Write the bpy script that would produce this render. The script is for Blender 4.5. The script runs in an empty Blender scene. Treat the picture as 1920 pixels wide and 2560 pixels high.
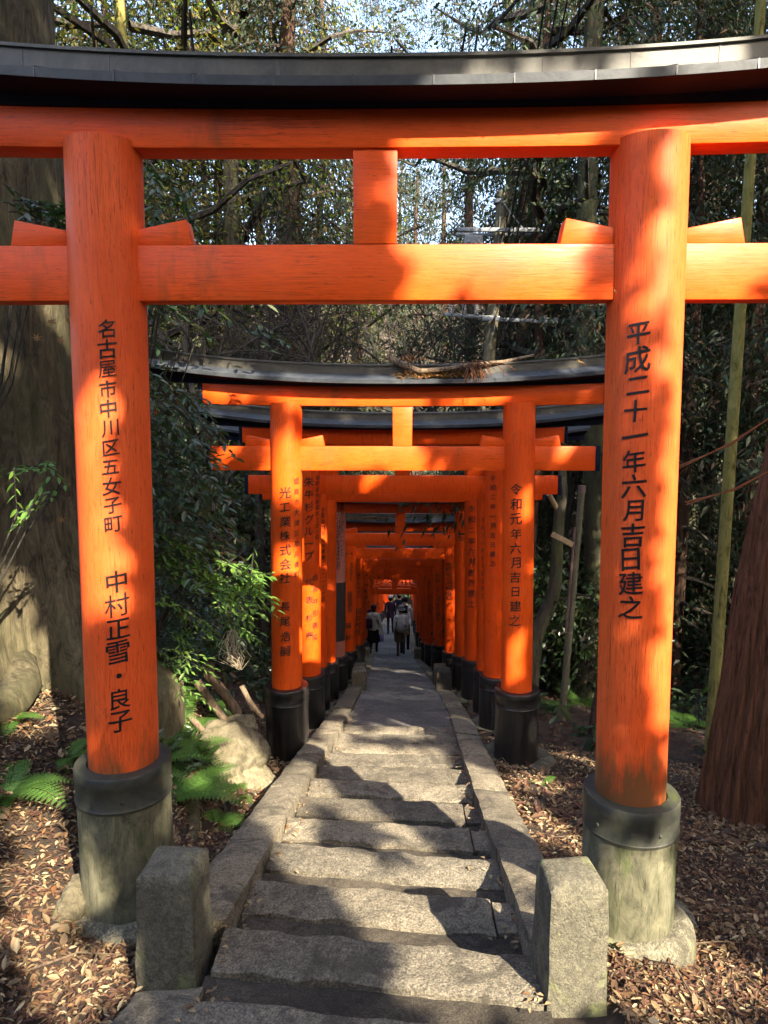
import bpy, bmesh, math, random
import numpy as np
from mathutils import Vector, Matrix, Euler
random.seed(7); rng = np.random.default_rng(11)
R = math.radians
sc = bpy.context.scene
col = sc.collection
E_ = 1.4                      # eye height over the landing; depth-below-eye H -> z = E_-H

# ------------------------------------------------------------------ camera, world, sun, exposure
F_PX, PITCH, YAW = 1777.0, R(7.0), R(0.8)
cd = bpy.data.cameras.new('camera'); cam = bpy.data.objects.new('camera', cd); col.objects.link(cam)
cd.sensor_fit = 'VERTICAL'; cd.sensor_height = 36.0; cd.sensor_width = 27.0
cd.lens = F_PX / 2560 * 36.0; cd.clip_start = 0.05; cd.clip_end = 600
cam.location = (0, 0, E_); cam.rotation_euler = (R(90) - PITCH, 0, YAW)
sc.camera = cam

SUN_AZ, SUN_EL = R(31.0), R(36.0)      # azimuth from straight behind the camera towards the right
S = Vector((math.sin(SUN_AZ) * math.cos(SUN_EL), -math.cos(SUN_AZ) * math.cos(SUN_EL), math.sin(SUN_EL)))
w = bpy.data.worlds.new("World"); sc.world = w; w.use_nodes = True
nt = w.node_tree; nt.nodes.clear()
sky = nt.nodes.new('ShaderNodeTexSky'); sky.sky_type = 'NISHITA'; sky.sun_disc = False; sky.dust_density = 4.0; sky.ozone_density = .4
sky.sun_elevation = SUN_EL; sky.sun_rotation = math.atan2(S.x, S.y)
bg = nt.nodes.new('ShaderNodeBackground'); bg.inputs[1].default_value = 0.15
wo = nt.nodes.new('ShaderNodeOutputWorld')
nt.links.new(sky.outputs[0], bg.inputs[0]); nt.links.new(bg.outputs[0], wo.inputs[0])
sl = bpy.data.lights.new('sun', 'SUN'); sl.energy = 4.0; sl.angle = R(0.5); sl.color = (1.0, 0.88, 0.68)
so = bpy.data.objects.new('sun', sl); col.objects.link(so)
so.rotation_euler = S.to_track_quat('Z', 'Y').to_euler()
sc.view_settings.view_transform = 'Standard'; sc.view_settings.look = 'None'
sc.view_settings.exposure = 2.65; sc.view_settings.gamma = 1.0
sc.cycles.max_bounces = 8; sc.cycles.diffuse_bounces = 4; sc.cycles.transparent_max_bounces = 6
sc.cycles.use_denoising = True

# ------------------------------------------------------------------ helpers
def at(px, py, Y):
    """world point on the plane y=Y seen at picture position (1920x2560)"""
    dx, dz = (px - 960) / F_PX, -(py - 1280) / F_PX
    cp, sp = math.cos(PITCH), math.sin(PITCH)
    fwd = cp + dz * sp; up = -sp + dz * cp
    cy, sy = math.cos(YAW), math.sin(YAW)
    vx, vy = dx * cy - fwd * sy, dx * sy + fwd * cy
    t = Y / vy
    return Vector((vx * t, Y, E_ + up * t))

def tag(o, label=None, cat=None, group=None, kind=None):
    if label: o['label'] = label
    if cat: o['category'] = cat
    if group: o['group'] = group
    if kind: o['kind'] = kind
    return o

def link(name, me, mat=None, parent=None):
    o = bpy.data.objects.new(name, me); col.objects.link(o)
    if mat is not None:
        for m in (mat if isinstance(mat, (list, tuple)) else [mat]): me.materials.append(m)
    if parent: o.parent = parent
    return o

def empty(name, loc=(0, 0, 0), rz=0):
    o = bpy.data.objects.new(name, None); col.objects.link(o)
    o.location = loc; o.rotation_euler = (0, 0, rz); o.empty_display_size = .2
    return o

def fastmesh(name, V, loops, nper, smooth=False):
    """V (n,3); loops flat vertex index; nper = verts per face (constant)"""
    me = bpy.data.meshes.new(name)
    V = np.asarray(V, np.float32); loops = np.asarray(loops, np.int32).ravel()
    nf = len(loops) // nper
    me.vertices.add(len(V)); me.vertices.foreach_set('co', V.ravel())
    me.loops.add(len(loops)); me.loops.foreach_set('vertex_index', loops)
    me.polygons.add(nf)
    me.polygons.foreach_set('loop_start', np.arange(0, nf * nper, nper, dtype=np.int32))
    me.update(calc_edges=True)
    me.polygons.foreach_set('use_smooth', np.full(nf, smooth, dtype=bool))
    return me

class MB:
    """collects boxes, tubes, lathes and sheets and builds ONE mesh"""
    def __init__(s): s.v = []; s.f = []; s.mi = []; s.cur = 0
    def add(s, vs, fs):
        b = len(s.v); s.v += [tuple(v) for v in vs]
        s.f += [tuple(b + i for i in f) for f in fs]; s.mi += [s.cur] * len(fs)
    def box(s, c, size, rot=None, taper=1.0):
        hx, hy, hz = size[0] / 2, size[1] / 2, size[2] / 2
        vs = []
        for z, k in ((-hz, 1), (hz, taper)):
            for x, y in ((-hx, -hy), (hx, -hy), (hx, hy), (-hx, hy)):
                p = Vector((x * k, y * k, z))
                if rot: p = rot @ p
                vs.append(Vector(c) + p)
        s.add(vs, [(3, 2, 1, 0), (4, 5, 6, 7), (0, 1, 5, 4), (1, 2, 6, 5), (2, 3, 7, 6), (3, 0, 4, 7)])
    def tube(s, pts, rad, n=8, cap=True, jit=None):
        pts = [Vector(p) for p in pts]; rings = []
        N = len(pts)
        if not hasattr(rad, '__len__'): rad = [rad] * N
        up = Vector((0, 0, 1)); u = None
        vs = []
        for i, p in enumerate(pts):
            d = (pts[min(i + 1, N - 1)] - pts[max(i - 1, 0)]).normalized()
            if u is None:
                u = d.cross(Vector((0, 1, 0)) if abs(d.y) < .9 else Vector((1, 0, 0))).normalized()
            else:
                u = (u - d * u.dot(d)).normalized()
            v = d.cross(u)
            for k in range(n):
                a = 2 * math.pi * k / n
                r = rad[i] * (jit(a, i) if jit else 1)
                vs.append(p + (u * math.cos(a) + v * math.sin(a)) * r)
        fs = []
        for i in range(N - 1):
            for k in range(n):
                k2 = (k + 1) % n
                fs.append((i * n + k, i * n + k2, (i + 1) * n + k2, (i + 1) * n + k))
        if cap:
            fs.append(tuple(range(n))[::-1]); fs.append(tuple((N - 1) * n + k for k in range(n)))
        s.add(vs, fs)
    def lathe(s, prof, n=32, c=(0, 0, 0), jit=None, cap=True):
        """prof: list of (r,z)"""
        vs = []
        for i, (r, z) in enumerate(prof):
            for k in range(n):
                a = 2 * math.pi * k / n
                rr = r * (jit(a, z) if jit else 1)
                vs.append((c[0] + rr * math.cos(a), c[1] + rr * math.sin(a), c[2] + z))
        fs = []
        N = len(prof)
        for i in range(N - 1):
            for k in range(n):
                k2 = (k + 1) % n
                fs.append((i * n + k, i * n + k2, (i + 1) * n + k2, (i + 1) * n + k))
        if cap:
            fs.append(tuple(range(n))[::-1]); fs.append(tuple((N - 1) * n + k for k in range(n)))
        s.add(vs, fs)
    def prism(s, poly, y0, y1):
        """poly in x,z extruded from y0 to y1"""
        n = len(poly)
        vs = [(x, y0, z) for x, z in poly] + [(x, y1, z) for x, z in poly]
        fs = [tuple(range(n)), tuple(range(2 * n - 1, n - 1, -1))]
        for i in range(n):
            j = (i + 1) % n; fs.append((j, i, n + i, n + j))
        s.add(vs, fs)
    def sweep(s, prof, path):
        """prof: function(i)-> list of (y,z); path: list of x"""
        rings = [prof(i, x) for i, x in enumerate(path)]
        n = len(rings[0]); vs = []
        for r in rings: vs += r
        fs = []
        for i in range(len(path) - 1):
            for k in range(n):
                k2 = (k + 1) % n
                fs.append((i * n + k2, i * n + k, (i + 1) * n + k, (i + 1) * n + k2))
        fs.append(tuple(range(n))); fs.append(tuple((len(path) - 1) * n + k for k in range(n))[::-1])
        s.add(vs, fs)
    def build(s, name, mat, parent=None, smooth=None, bevel=0, seg=2, sub=0, angle=35):
        me = bpy.data.meshes.new(name); me.from_pydata(s.v, [], s.f); me.update()
        bm = bmesh.new(); bm.from_mesh(me)
        bmesh.ops.recalc_face_normals(bm, faces=bm.faces)
        if bevel:
            ed = [e for e in bm.edges if len(e.link_faces) == 2 and e.calc_face_angle(0) > R(35)]
            bmesh.ops.bevel(bm, geom=ed, offset=bevel, segments=seg, profile=.5, affect='EDGES', clamp_overlap=True)
        bm.to_mesh(me); bm.free()
        if not bevel and s.mi and max(s.mi) > 0:
            me.polygons.foreach_set('material_index', s.mi)
        if smooth is not None:
            me.polygons.foreach_set('use_smooth', [True] * len(me.polygons))
            if smooth != 'all':
                me.set_sharp_from_angle(angle=R(angle))
        return link(name, me, mat, parent)

def nz(x, y, z=0.0):
    from mathutils import noise
    return noise.noise(Vector((x, y, z)))

# ------------------------------------------------------------------ materials
def mat(name):
    m = bpy.data.materials.new(name); m.use_nodes = True
    n = m.node_tree; b = n.nodes['Principled BSDF']
    return m, n, b
def N(n, t, **kw):
    x = n.nodes.new(t)
    for k, v in kw.items():
        if k in x.inputs: x.inputs[k].default_value = v
        else: setattr(x, k, v)
    return x
def ramp(n, stops, interp='LINEAR'):
    x = n.nodes.new('ShaderNodeValToRGB'); e = x.color_ramp.elements; x.color_ramp.interpolation = interp
    while len(e) > 1: e.remove(e[-1])
    e[0].position = stops[0][0]; e[0].color = (*stops[0][1], 1) if len(stops[0][1]) == 3 else stops[0][1]
    for p, c in stops[1:]:
        q = e.new(p); q.color = (*c, 1)
    return x
def coords(n, scale=(1, 1, 1), which='Object'):
    tc = n.nodes.new('ShaderNodeTexCoord'); mp = n.nodes.new('ShaderNodeMapping')
    mp.inputs['Scale'].default_value = scale
    n.links.new(tc.outputs[which], mp.inputs[0]); return mp.outputs[0]
def noise_(n, vec, scale, detail=5, rough=.6, dist=0):
    x = N(n, 'ShaderNodeTexNoise'); x.inputs['Scale'].default_value = scale
    x.inputs['Detail'].default_value = detail; x.inputs['Roughness'].default_value = rough
    x.inputs['Distortion'].default_value = dist
    n.links.new(vec, x.inputs['Vector']); return x.outputs['Fac']
def mix(n, f, a, b, mode='MIX'):
    x = n.nodes.new('ShaderNodeMix'); x.data_type = 'RGBA'; x.blend_type = mode
    for s, v in ((x.inputs[0], f), (x.inputs[6], a), (x.inputs[7], b)):
        if hasattr(v, 'is_linked'): n.links.new(v, s)
        elif isinstance(v, (int, float)): s.default_value = v
        else: s.default_value = (*v, 1)
    return x.outputs[2]
def bump(n, b, h, strength=.3, dist=.01):
    x = n.nodes.new('ShaderNodeBump'); x.inputs['Strength'].default_value = strength
    x.inputs['Distance'].default_value = dist
    n.links.new(h, x.inputs['Height']); n.links.new(x.outputs[0], b.inputs['Normal']); return x

def paint(name, base, var, rough=.42, wear=.62, stain=None, seed=0.0, grain=(1, 1, 1), base_dirt=0):
    m, n, b = mat(name)
    v = coords(n, (1, 1, 1))
    a = noise_(n, v, 1.7 + seed, 4, .6)
    r1 = ramp(n, [(.3, var), (.65, base)]); n.links.new(a, r1.inputs[0])
    # wood grain
    vg = coords(n, grain); g = noise_(n, vg, 9, 6, .7)
    rg = ramp(n, [(.3, (.84, .78, .75)), (.55, (1.06, 1.06, 1.06))]); n.links.new(g, rg.inputs[0])
    c = mix(n, 1.0, r1.outputs[0], rg.outputs[0], 'MULTIPLY')
    # small dark chips and scratches
    vs = coords(n, tuple(q * .9 for q in grain)); s = noise_(n, vs, 23, 3, .55, .6)
    rs = ramp(n, [(wear, (1, 1, 1)), (wear + .05, (.22, .16, .14))]); n.links.new(s, rs.inputs[0])
    c = mix(n, .75, c, rs.outputs[0], 'MULTIPLY')
    # dusty film
    d = noise_(n, v, 5.5, 8, .75); rd = ramp(n, [(.5, (0, 0, 0)), (.8, (.10, .10, .10))]); n.links.new(d, rd.inputs[0])
    c = mix(n, rd.outputs[0], c, (.50, .28, .14))
    if stain is not None:
        vx = coords(n, (1.0, 1.0, .35)); st = noise_(n, vx, 1.3, 6, .7)
        rs2 = ramp(n, [(stain, (0, 0, 0)), (stain + .14, (.8, .8, .8))]); n.links.new(st, rs2.inputs[0])
        c = mix(n, rs2.outputs[0], c, (.075, .055, .02))
    vc = coords(n, tuple(q * 2.3 if q > 5 else q * .55 for q in grain)); ck = noise_(n, vc, 2.6, 5, .6, .3)
    rc = ramp(n, [(.486, (1, 1, 1)), (.498, (.18, .10, .08)), (.502, (.18, .10, .08)), (.514, (1, 1, 1))]); n.links.new(ck, rc.inputs[0])
    cm = noise_(n, v, 2.3, 3, .5); rm = ramp(n, [(.50, (0, 0, 0)), (.60, (.8, .8, .8))]); n.links.new(cm, rm.inputs[0])
    c = mix(n, rm.outputs[0], c, mix(n, 1.0, c, rc.outputs[0], 'MULTIPLY'))
    if base_dirt:
        tc = n.nodes.new('ShaderNodeTexCoord'); sx = n.nodes.new('ShaderNodeSeparateXYZ'); n.links.new(tc.outputs['Object'], sx.inputs[0])
        ad = N(n, 'ShaderNodeMath', operation='MULTIPLY_ADD'); n.links.new(noise_(n, coords(n, (6, 6, 1.2)), 2.0, 7, .7), ad.inputs[0]); ad.inputs[1].default_value = -.9; n.links.new(sx.outputs['Z'], ad.inputs[2])
        rb = ramp(n, [(base_dirt - .18, (.85, .85, .85)), (base_dirt, (0, 0, 0))]); n.links.new(ad.outputs[0], rb.inputs[0])
        c = mix(n, rb.outputs[0], c, (.10, .065, .025))
    n.links.new(c, b.inputs['Base Color'])
    rr = ramp(n, [(.3, (rough - .1,) * 3), (.7, (rough + .15,) * 3)]); n.links.new(g, rr.inputs[0])
    n.links.new(rr.outputs[0], b.inputs['Roughness'])
    b.inputs['Specular IOR Level'].default_value = .26
    bump(n, b, g, .22, .004)
    return m
VERM = (.80, .098, .007)
M = {}
M['post'] = paint('vermilion_post_paint', VERM, (.68, .066, .005), grain=(14, 14, .9), wear=.65)
M['beam'] = paint('vermilion_beam_paint', (.80, .100, .007), (.68, .068, .006), grain=(.9, 14, 14), wear=.65, stain=.57)
M['postold'] = paint('weathered_post_paint', (.78, .115, .022), (.64, .078, .014), grain=(14, 14, .8), wear=.62, rough=.5, seed=.6, base_dirt=.36)
M['deep'] = paint('deep_vermilion_paint', (.76, .078, .004), (.66, .056, .004), grain=(8, 8, 1.2), wear=.72, rough=.35)
M['pink'] = paint('faded_pink_paint', (.50, .17, .12), (.44, .14, .10), grain=(14, 14, .7), wear=.68, rough=.6)

def blackm(name, c, rough, c2=None, moss=None, bs=.2, streak=False, spec=.5):
    m, n, b = mat(name); v = coords(n, ((3.2, 3.2, 1.5) if 'mossy' in name else (7, 7, .9)) if streak else (1, 1, 1)); a = noise_(n, v, 3.5 if streak else 6, 9, .75, .4)
    r1 = ramp(n, [(.38, c), (.64, c2 or c)]); n.links.new(a, r1.inputs[0]); cc = r1.outputs[0]
    if moss:
        vz = coords(n, (3, 3, .9)); q = noise_(n, vz, 2.2, 9, .75, .5)
        r2 = ramp(n, [(moss[0], (0, 0, 0)), (moss[0] + .10, (.9, .9, .9))]); n.links.new(q, r2.inputs[0])
        cc = mix(n, r2.outputs[0], cc, moss[1])
    if streak:
        vs = coords(n, (34, 34, 3.0)); k = noise_(n, vs, 2.0, 6, .7); rk = ramp(n, [(.58, (1, 1, 1)), (.66, (.30, .29, .26))]); n.links.new(k, rk.inputs[0])
        cc = mix(n, .8, cc, rk.outputs[0], 'MULTIPLY')
    n.links.new(cc, b.inputs['Base Color']); b.inputs['Roughness'].default_value = rough; b.inputs['Specular IOR Level'].default_value = spec
    bump(n, b, a, bs, .008); return m
M['roof'] = blackm('copper_roof_sheet', (.026, .031, .040), .42, (.06, .066, .075), (.62, (.16, .17, .10)))
M['ridge'] = blackm('grey_ridge_sheet', (.040, .037, .032), .5, (.085, .078, .062), (.58, (.10, .095, .085)))
M['ridge_lit'] = M['ridge']  # second key for the same ridge sheet
M['black'] = blackm('black_lacquer', (.007, .010, .024), .6, (.011, .016, .034), spec=.12)
M['wrap'] = blackm('dark_brown_wrap', (.030, .020, .018), .7, (.05, .036, .03))
M['sleeve'] = blackm('black_sleeve', (.010, .009, .009), .30, (.028, .025, .024), (.64, (.09, .085, .065)), .3, True)
M['sleeve_moss'] = blackm('mossy_weathered_sleeve', (.050, .050, .032), .8, (.17, .16, .105), (.54, (.055, .075, .022)), .6, True, .2)
M['band_moss'] = blackm('mossy_black_band', (.022, .023, .022), .5, (.055, .055, .038), (.56, (.06, .075, .022)), .4, False, .35)
def simple(name, c, rough=.5, metal=0, spec=.5):
    m, n, b = mat(name); b.inputs['Base Color'].default_value = (*c, 1); b.inputs['Roughness'].default_value = rough
    b.inputs['Metallic'].default_value = metal; b.inputs['Specular IOR Level'].default_value = spec
    v = coords(n); a = noise_(n, v, 30, 4, .6)
    r1 = ramp(n, [(.3, tuple(q * .7 for q in c)), (.7, tuple(min(1, q * 1.15) for q in c))]); n.links.new(a, r1.inputs[0])
    n.links.new(r1.outputs[0], b.inputs['Base Color']); return m
M['ink'] = simple('black_ink', (.016, .014, .016), .30, 0, .6)
M['steel'] = simple('galvanised_steel', (.20, .22, .24), .5, .3)
M['porcelain'] = simple('porcelain', (.40, .40, .39), .3)
M['wire'] = simple('black_cable', (.012, .012, .012), .5)
M['rope'] = simple('orange_rope', (.30, .10, .03), .8)
M['wood'] = simple('raw_wood', (.36, .26, .15), .8)
M['concrete_pole'] = simple('weathered_pole', (.13, .115, .07), .85)
M['rust'] = simple('rusty_grey_post', (.16, .10, .09), .8)
M['root'] = simple('dead_fibre', (.42, .35, .25), .9)

def stone(name, a_, b_, moss=0, ms=(.12, .14, .04), scale=1.0, bs=.5, speck=True):
    m, n, b = mat(name); v = coords(n, which='Object')
    a = noise_(n, v, 1.9 * scale, 8, .7, .4); r1 = ramp(n, [(.32, a_), (.68, b_)]); n.links.new(a, r1.inputs[0]); c = r1.outputs[0]
    s = noise_(n, v, 120 * scale, 3, .7)
    if speck:
        lo, hi = (.35, 1.8) if 'bollard' not in name else (.6, 1.35)
        rs = ramp(n, [(.34, (lo, lo, lo)), (.5, (1, 1, 1)), (.66, (hi, hi * .97, hi * .93))]); n.links.new(s, rs.inputs[0])
        c = mix(n, .85, c, rs.outputs[0], 'MULTIPLY')
    g = noise_(n, v, 30 * scale, 7, .8, .5)
    rg = ramp(n, [(.36, (.52, .50, .48)), (.5, (.95, .95, .95)), (.64, (1.3, 1.28, 1.22))]); n.links.new(g, rg.inputs[0])
    c = mix(n, .85, c, rg.outputs[0], 'MULTIPLY')
    oi = n.nodes.new('ShaderNodeObjectInfo'); ro = ramp(n, [(0, (.68, .67, .66)), (.5, (1, 1, 1)), (1, (1.28, 1.25, 1.2))]); n.links.new(oi.outputs['Random'], ro.inputs[0])
    c = mix(n, 1.0, c, ro.outputs[0], 'MULTIPLY')
    # damp and dirty patches with edges of their own
    d = noise_(n, v, 4.3 * scale, 9, .75, .8); rd = ramp(n, [(.50, (0, 0, 0)), (.60, (.75, .75, .75))]); n.links.new(d, rd.inputs[0])
    c = mix(n, rd.outputs[0], c, tuple(q * .48 for q in a_))
    if moss:
        q = noise_(n, v, 3.1, 9, .75, .6); rq = ramp(n, [(.96 - moss, (0, 0, 0)), (1.06 - moss, (.8, .8, .8))]); n.links.new(q, rq.inputs[0])
        c = mix(n, rq.outputs[0], c, ms)
    n.links.new(c, b.inputs['Base Color']); b.inputs['Roughness'].default_value = .88; b.inputs['Specular IOR Level'].default_value = .3
    h = mix(n, .35, g, s); bump(n, b, h, min(1, bs * 1.3), .028); return m
M['granite'] = stone('granite_slab', (.13, .115, .09), (.225, .20, .155), bs=.8)
M['kerb'] = stone('granite_kerb', (.15, .132, .10), (.25, .22, .165), moss=.33, ms=(.20, .19, .10), bs=1.0)
M['concrete'] = stone('trodden_concrete', (.042, .035, .027), (.085, .072, .056), scale=1.4, bs=.45)
M['pathm'] = stone('worn_path_slab', (.15, .145, .14), (.24, .23, .225), scale=1.0, bs=.6)
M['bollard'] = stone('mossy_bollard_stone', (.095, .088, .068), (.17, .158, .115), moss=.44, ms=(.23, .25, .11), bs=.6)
M['bolfar'] = stone('shaded_bollard_stone', (.10, .09, .07), (.16, .145, .11), moss=.4, ms=(.10, .10, .04), bs=.6)  # far bollards, moss darker than on the near pair
M['basest'] = stone('mossy_footing_stone', (.115, .105, .075), (.19, .175, .13), moss=.40, ms=(.20, .21, .10), bs=.5)
M['rock'] = stone('bank_rock', (.15, .13, .085), (.25, .215, .14), moss=.42, ms=(.16, .18, .05), bs=.9, speck=False)

def barkm(name, a_, b_, sc_=(5, 5, .6), moss=None, bs=1.0):
    m, n, b = mat(name); v = coords(n, sc_); a = noise_(n, v, 3.2, 12, .78, 1.0)
    r1 = ramp(n, [(.36, tuple(q * .22 for q in a_)), (.46, a_), (.64, b_)]); n.links.new(a, r1.inputs[0]); c = r1.outputs[0]
    if moss:
        vm = coords(n, (1, 1, .7)); q = noise_(n, vm, 1.4, 8, .7); rq = ramp(n, [(.45, (0, 0, 0)), (.62, (.8, .8, .8))]); n.links.new(q, rq.inputs[0])
        c = mix(n, rq.outputs[0], c, moss)
    n.links.new(c, b.inputs['Base Color']); b.inputs['Roughness'].default_value = .9
    b.inputs['Specular IOR Level'].default_value = .2
    bump(n, b, a, bs, .03); return m
M['bark_big'] = barkm('pale_oak_bark', (.080, .064, .040), (.20, .165, .10), (4.5, 4.5, 1.3), (.085, .08, .04), 1.0)
M['bark_cedar'] = barkm('cedar_bark', (.05, .028, .019), (.10, .062, .044), (9, 9, .35))
M['bark_grey'] = barkm('grey_bark', (.06, .052, .038), (.12, .105, .075), (4, 4, .8), (.10, .11, .05))
M['bark_red'] = barkm('red_cedar_bark', (.13, .055, .028), (.26, .115, .06), (9, 9, .5))
M['bark_green'] = barkm('green_yellow_bark', (.17, .15, .04), (.27, .24, .08), (3, 3, 1.2), None, .3)
M['twig'] = barkm('twig_bark', (.045, .038, .032), (.10, .088, .072), (6, 6, 2))
M['deadb'] = barkm('dead_branch_bark', (.16, .11, .075), (.28, .21, .14), (6, 6, 1))

def leafm(name, cols, trans=.35, rough=.45, spec=.4):
    m, n, b = mat(name)
    geo = n.nodes.new('ShaderNodeNewGeometry')
    k = len(cols); r1 = ramp(n, [((i + .0) / max(1, k - 1), c) for i, c in enumerate(cols)]); n.links.new(geo.outputs['Random Per Island'], r1.inputs[0])
    n.links.new(r1.outputs[0], b.inputs['Base Color']); b.inputs['Roughness'].default_value = rough
    b.inputs['Specular IOR Level'].default_value = spec
    if trans:
        t = n.nodes.new('ShaderNodeBsdfTranslucent')
        tc = mix(n, 1.0, r1.outputs[0], (1.5, 1.8, .6), 'MULTIPLY'); n.links.new(tc, t.inputs[0])
        mx = n.nodes.new('ShaderNodeMixShader'); mx.inputs[0].default_value = trans
        out = n.nodes['Material Output']
        n.links.new(b.outputs[0], mx.inputs[1]); n.links.new(t.outputs[0], mx.inputs[2]); n.links.new(mx.outputs[0], out.inputs[0])
    return m
M['leaf'] = leafm('evergreen_leaf', [(.018, .042, .015), (.035, .070, .020), (.028, .055, .026), (.065, .075, .022)], .25, .32, .6)
M['leaf_light'] = leafm('light_green_leaf', [(.07, .15, .03), (.10, .20, .035), (.14, .23, .04)], .35, .4)
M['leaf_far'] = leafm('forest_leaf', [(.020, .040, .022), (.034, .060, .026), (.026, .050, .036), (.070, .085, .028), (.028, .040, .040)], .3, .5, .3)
M['leaf_cedar'] = leafm('cedar_needles', [(.020, .038, .024), (.030, .050, .030), (.042, .044, .024), (.070, .038, .024)], .25, .55, .2)
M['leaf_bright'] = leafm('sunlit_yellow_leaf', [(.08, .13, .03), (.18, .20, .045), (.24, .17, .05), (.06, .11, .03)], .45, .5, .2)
M['leaf_autumn'] = leafm('autumn_leaf', [(.22, .10, .04), (.16, .06, .025), (.26, .16, .07), (.10, .04, .02)], .3, .6, .2)
M['fern'] = leafm('fern_frond', [(.06, .13, .025), (.09, .18, .03), (.05, .11, .03)], .35, .45)
M['litter'] = leafm('leaf_litter', [(.06, .036, .022), (.15, .095, .05), (.32, .23, .13), (.08, .05, .03), (.42, .33, .20), (.17, .075, .03), (.12, .085, .05), (.26, .17, .09)], .12, .7, .2)
M['litter_dark'] = leafm('dark_leaf_litter', [(.05, .022, .016), (.09, .042, .025), (.13, .08, .05), (.07, .03, .02), (.04, .035, .03)], .1, .7, .2)
def soilm():
    m, n, b = mat('forest_soil'); v = coords(n)
    a = noise_(n, v, 3, 10, .75); r1 = ramp(n, [(.3, (.018, .012, .009)), (.5, (.045, .029, .02)), (.7, (.085, .058, .037))]); n.links.new(a, r1.inputs[0])
    q = noise_(n, v, 40, 6, .8); r2 = ramp(n, [(.35, (.5, .5, .5)), (.65, (1.3, 1.25, 1.15))]); n.links.new(q, r2.inputs[0])
    n.links.new(mix(n, 1, r1.outputs[0], r2.outputs[0], 'MULTIPLY'), b.inputs['Base Color'])
    b.inputs['Roughness'].default_value = .95; bump(n, b, q, .9, .03); return m
M['soil'] = soilm()

# ------------------------------------------------------------------ the lie of the land
def Hc(Y):                     # depth of the path below the eye
    if Y < 11.1: return 1.33 + .264 * Y
    if Y < 22: return 4.26 + .285 * (Y - 11.1)
    return 7.37 + .21 * (Y - 22)
CXK = [(-6, -.1), (2.6, -.07), (4.4, -.04), (5.8, 0), (8.2, .075), (11, .105), (16, .07), (22, .0), (30, .06), (37, .16), (60, .6)]
def CX(Y):
    return float(np.interp(Y, [a for a, b in CXK], [b for a, b in CXK]))
def ground(x, y):
    h = E_ - Hc(y) - .13
    d = x - CX(y)
    if d < 0:
        a = -d
        # left bank: gentle round the first gate, steep beyond
        k = np.interp(y, [-6, 2, 4, 5.5, 9, 14, 60], [.25, .38, .78, 1.0, .9, .55, .5])
        a0 = np.interp(y, [2, 4, 6, 60], [1.25, 1.1, 1.35, 1.6])
        r = max(0, a - a0)
        up = k * min(r, .9) + .42 * max(0, min(r, 9) - .9) + .12 * max(0, r - 9)
        h += up + .10 * (a < 1.2) * 0
    else:
        r = max(0, d - 1.0)
        down = .10 * min(r, 2.5)
        h += -down + .5 * max(0, min(r, 12) - 3.6) + .15 * max(0, r - 12)
    # valley closes far ahead
    if y > 60: h += .72 * (y - 60)
    away = min(1, max(0, abs(d) - .85) / .5)
    h += away * (.07 * nz(x * 1.3, y * 1.3) + .03 * nz(x * 4, y * 4, 3) + .25 * nz(x * .25, y * .25, 9) * min(1, abs(d) / 4))
    return h

def build_ground():
    xs = np.unique(np.concatenate([np.arange(-4, 5, .12), np.arange(-14, 14, .5), np.arange(-90, 91, 4)]))
    ys = np.unique(np.concatenate([np.arange(.2, 9, .12), np.arange(-10, 30, .5), np.arange(-30, 150, 3)]))
    V = [(x, y, ground(x, y)) for y in ys for x in xs]
    nx = len(xs); i, j = np.meshgrid(np.arange(len(ys) - 1), np.arange(nx - 1), indexing='ij')
    a = (i * nx + j).ravel(); F = np.stack([a, a + 1, a + nx + 1, a + nx], 1)
    me = fastmesh('ground', V, F, 4, True)
    tag(link('ground', me, M['soil']), kind='structure')
build_ground()

# ------------------------------------------------------------------ stairs, path and kerbs
STEP = [(n, 2.05 + .5 * n, 1.87 + .132 * n) for n in range(-6, 12)]
def skew(n): return .10 * max(0, min(1, (9 - n) / 6))
def rough_box(mb, x0, x1, ya, yb, z0, z1, sk=0, amp=.006, nx=26, ny=8, tilt=0, seed=0, edge=.01):
    """stone slab, rough top and wavy edges; ya/yb front/back"""
    top = []; 
    for j in range(ny + 1):
        for i in range(nx + 1):
            u = i / nx; v = j / ny; x = x0 + (x1 - x0) * u; y = ya + (yb - ya) * v
            e = 1 if j in (0, ny) or i in (0, nx) else 0
            yy = y - sk * (x - (x0 + x1) / 2) + (edge * nz(x * 7, seed, j) if j in (0, ny) else 0)
            z = z1 + amp * nz(x * 6, y * 6, seed) + amp * .8 * nz(x * 19, y * 19, seed) - e * (.007 + .004 * nz(x * 15, y * 9, seed)) - tilt * (x - (x0 + x1) / 2)
            top.append((x, yy, z))
    w_ = nx + 1; vs = list(top); fs = [(j * w_ + i, j * w_ + i + 1, (j + 1) * w_ + i + 1, (j + 1) * w_ + i) for j in range(ny) for i in range(nx)]
    ring = [i for i in range(w_)] + [j * w_ + nx for j in range(1, ny + 1)] + [ny * w_ + i for i in range(nx - 1, -1, -1)] + [j * w_ for j in range(ny - 1, 0, -1)]
    b = len(vs)
    for k in ring:
        p = vs[k]; vs.append((p[0], p[1] + .008 * nz(p[0] * 9, p[1] * 9, seed + 4), z0))
    n = len(ring)
    for k in range(n):
        k2 = (k + 1) % n; fs.append((ring[k], b + k, b + k2, ring[k2]))
    mb.add(vs, fs)

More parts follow.
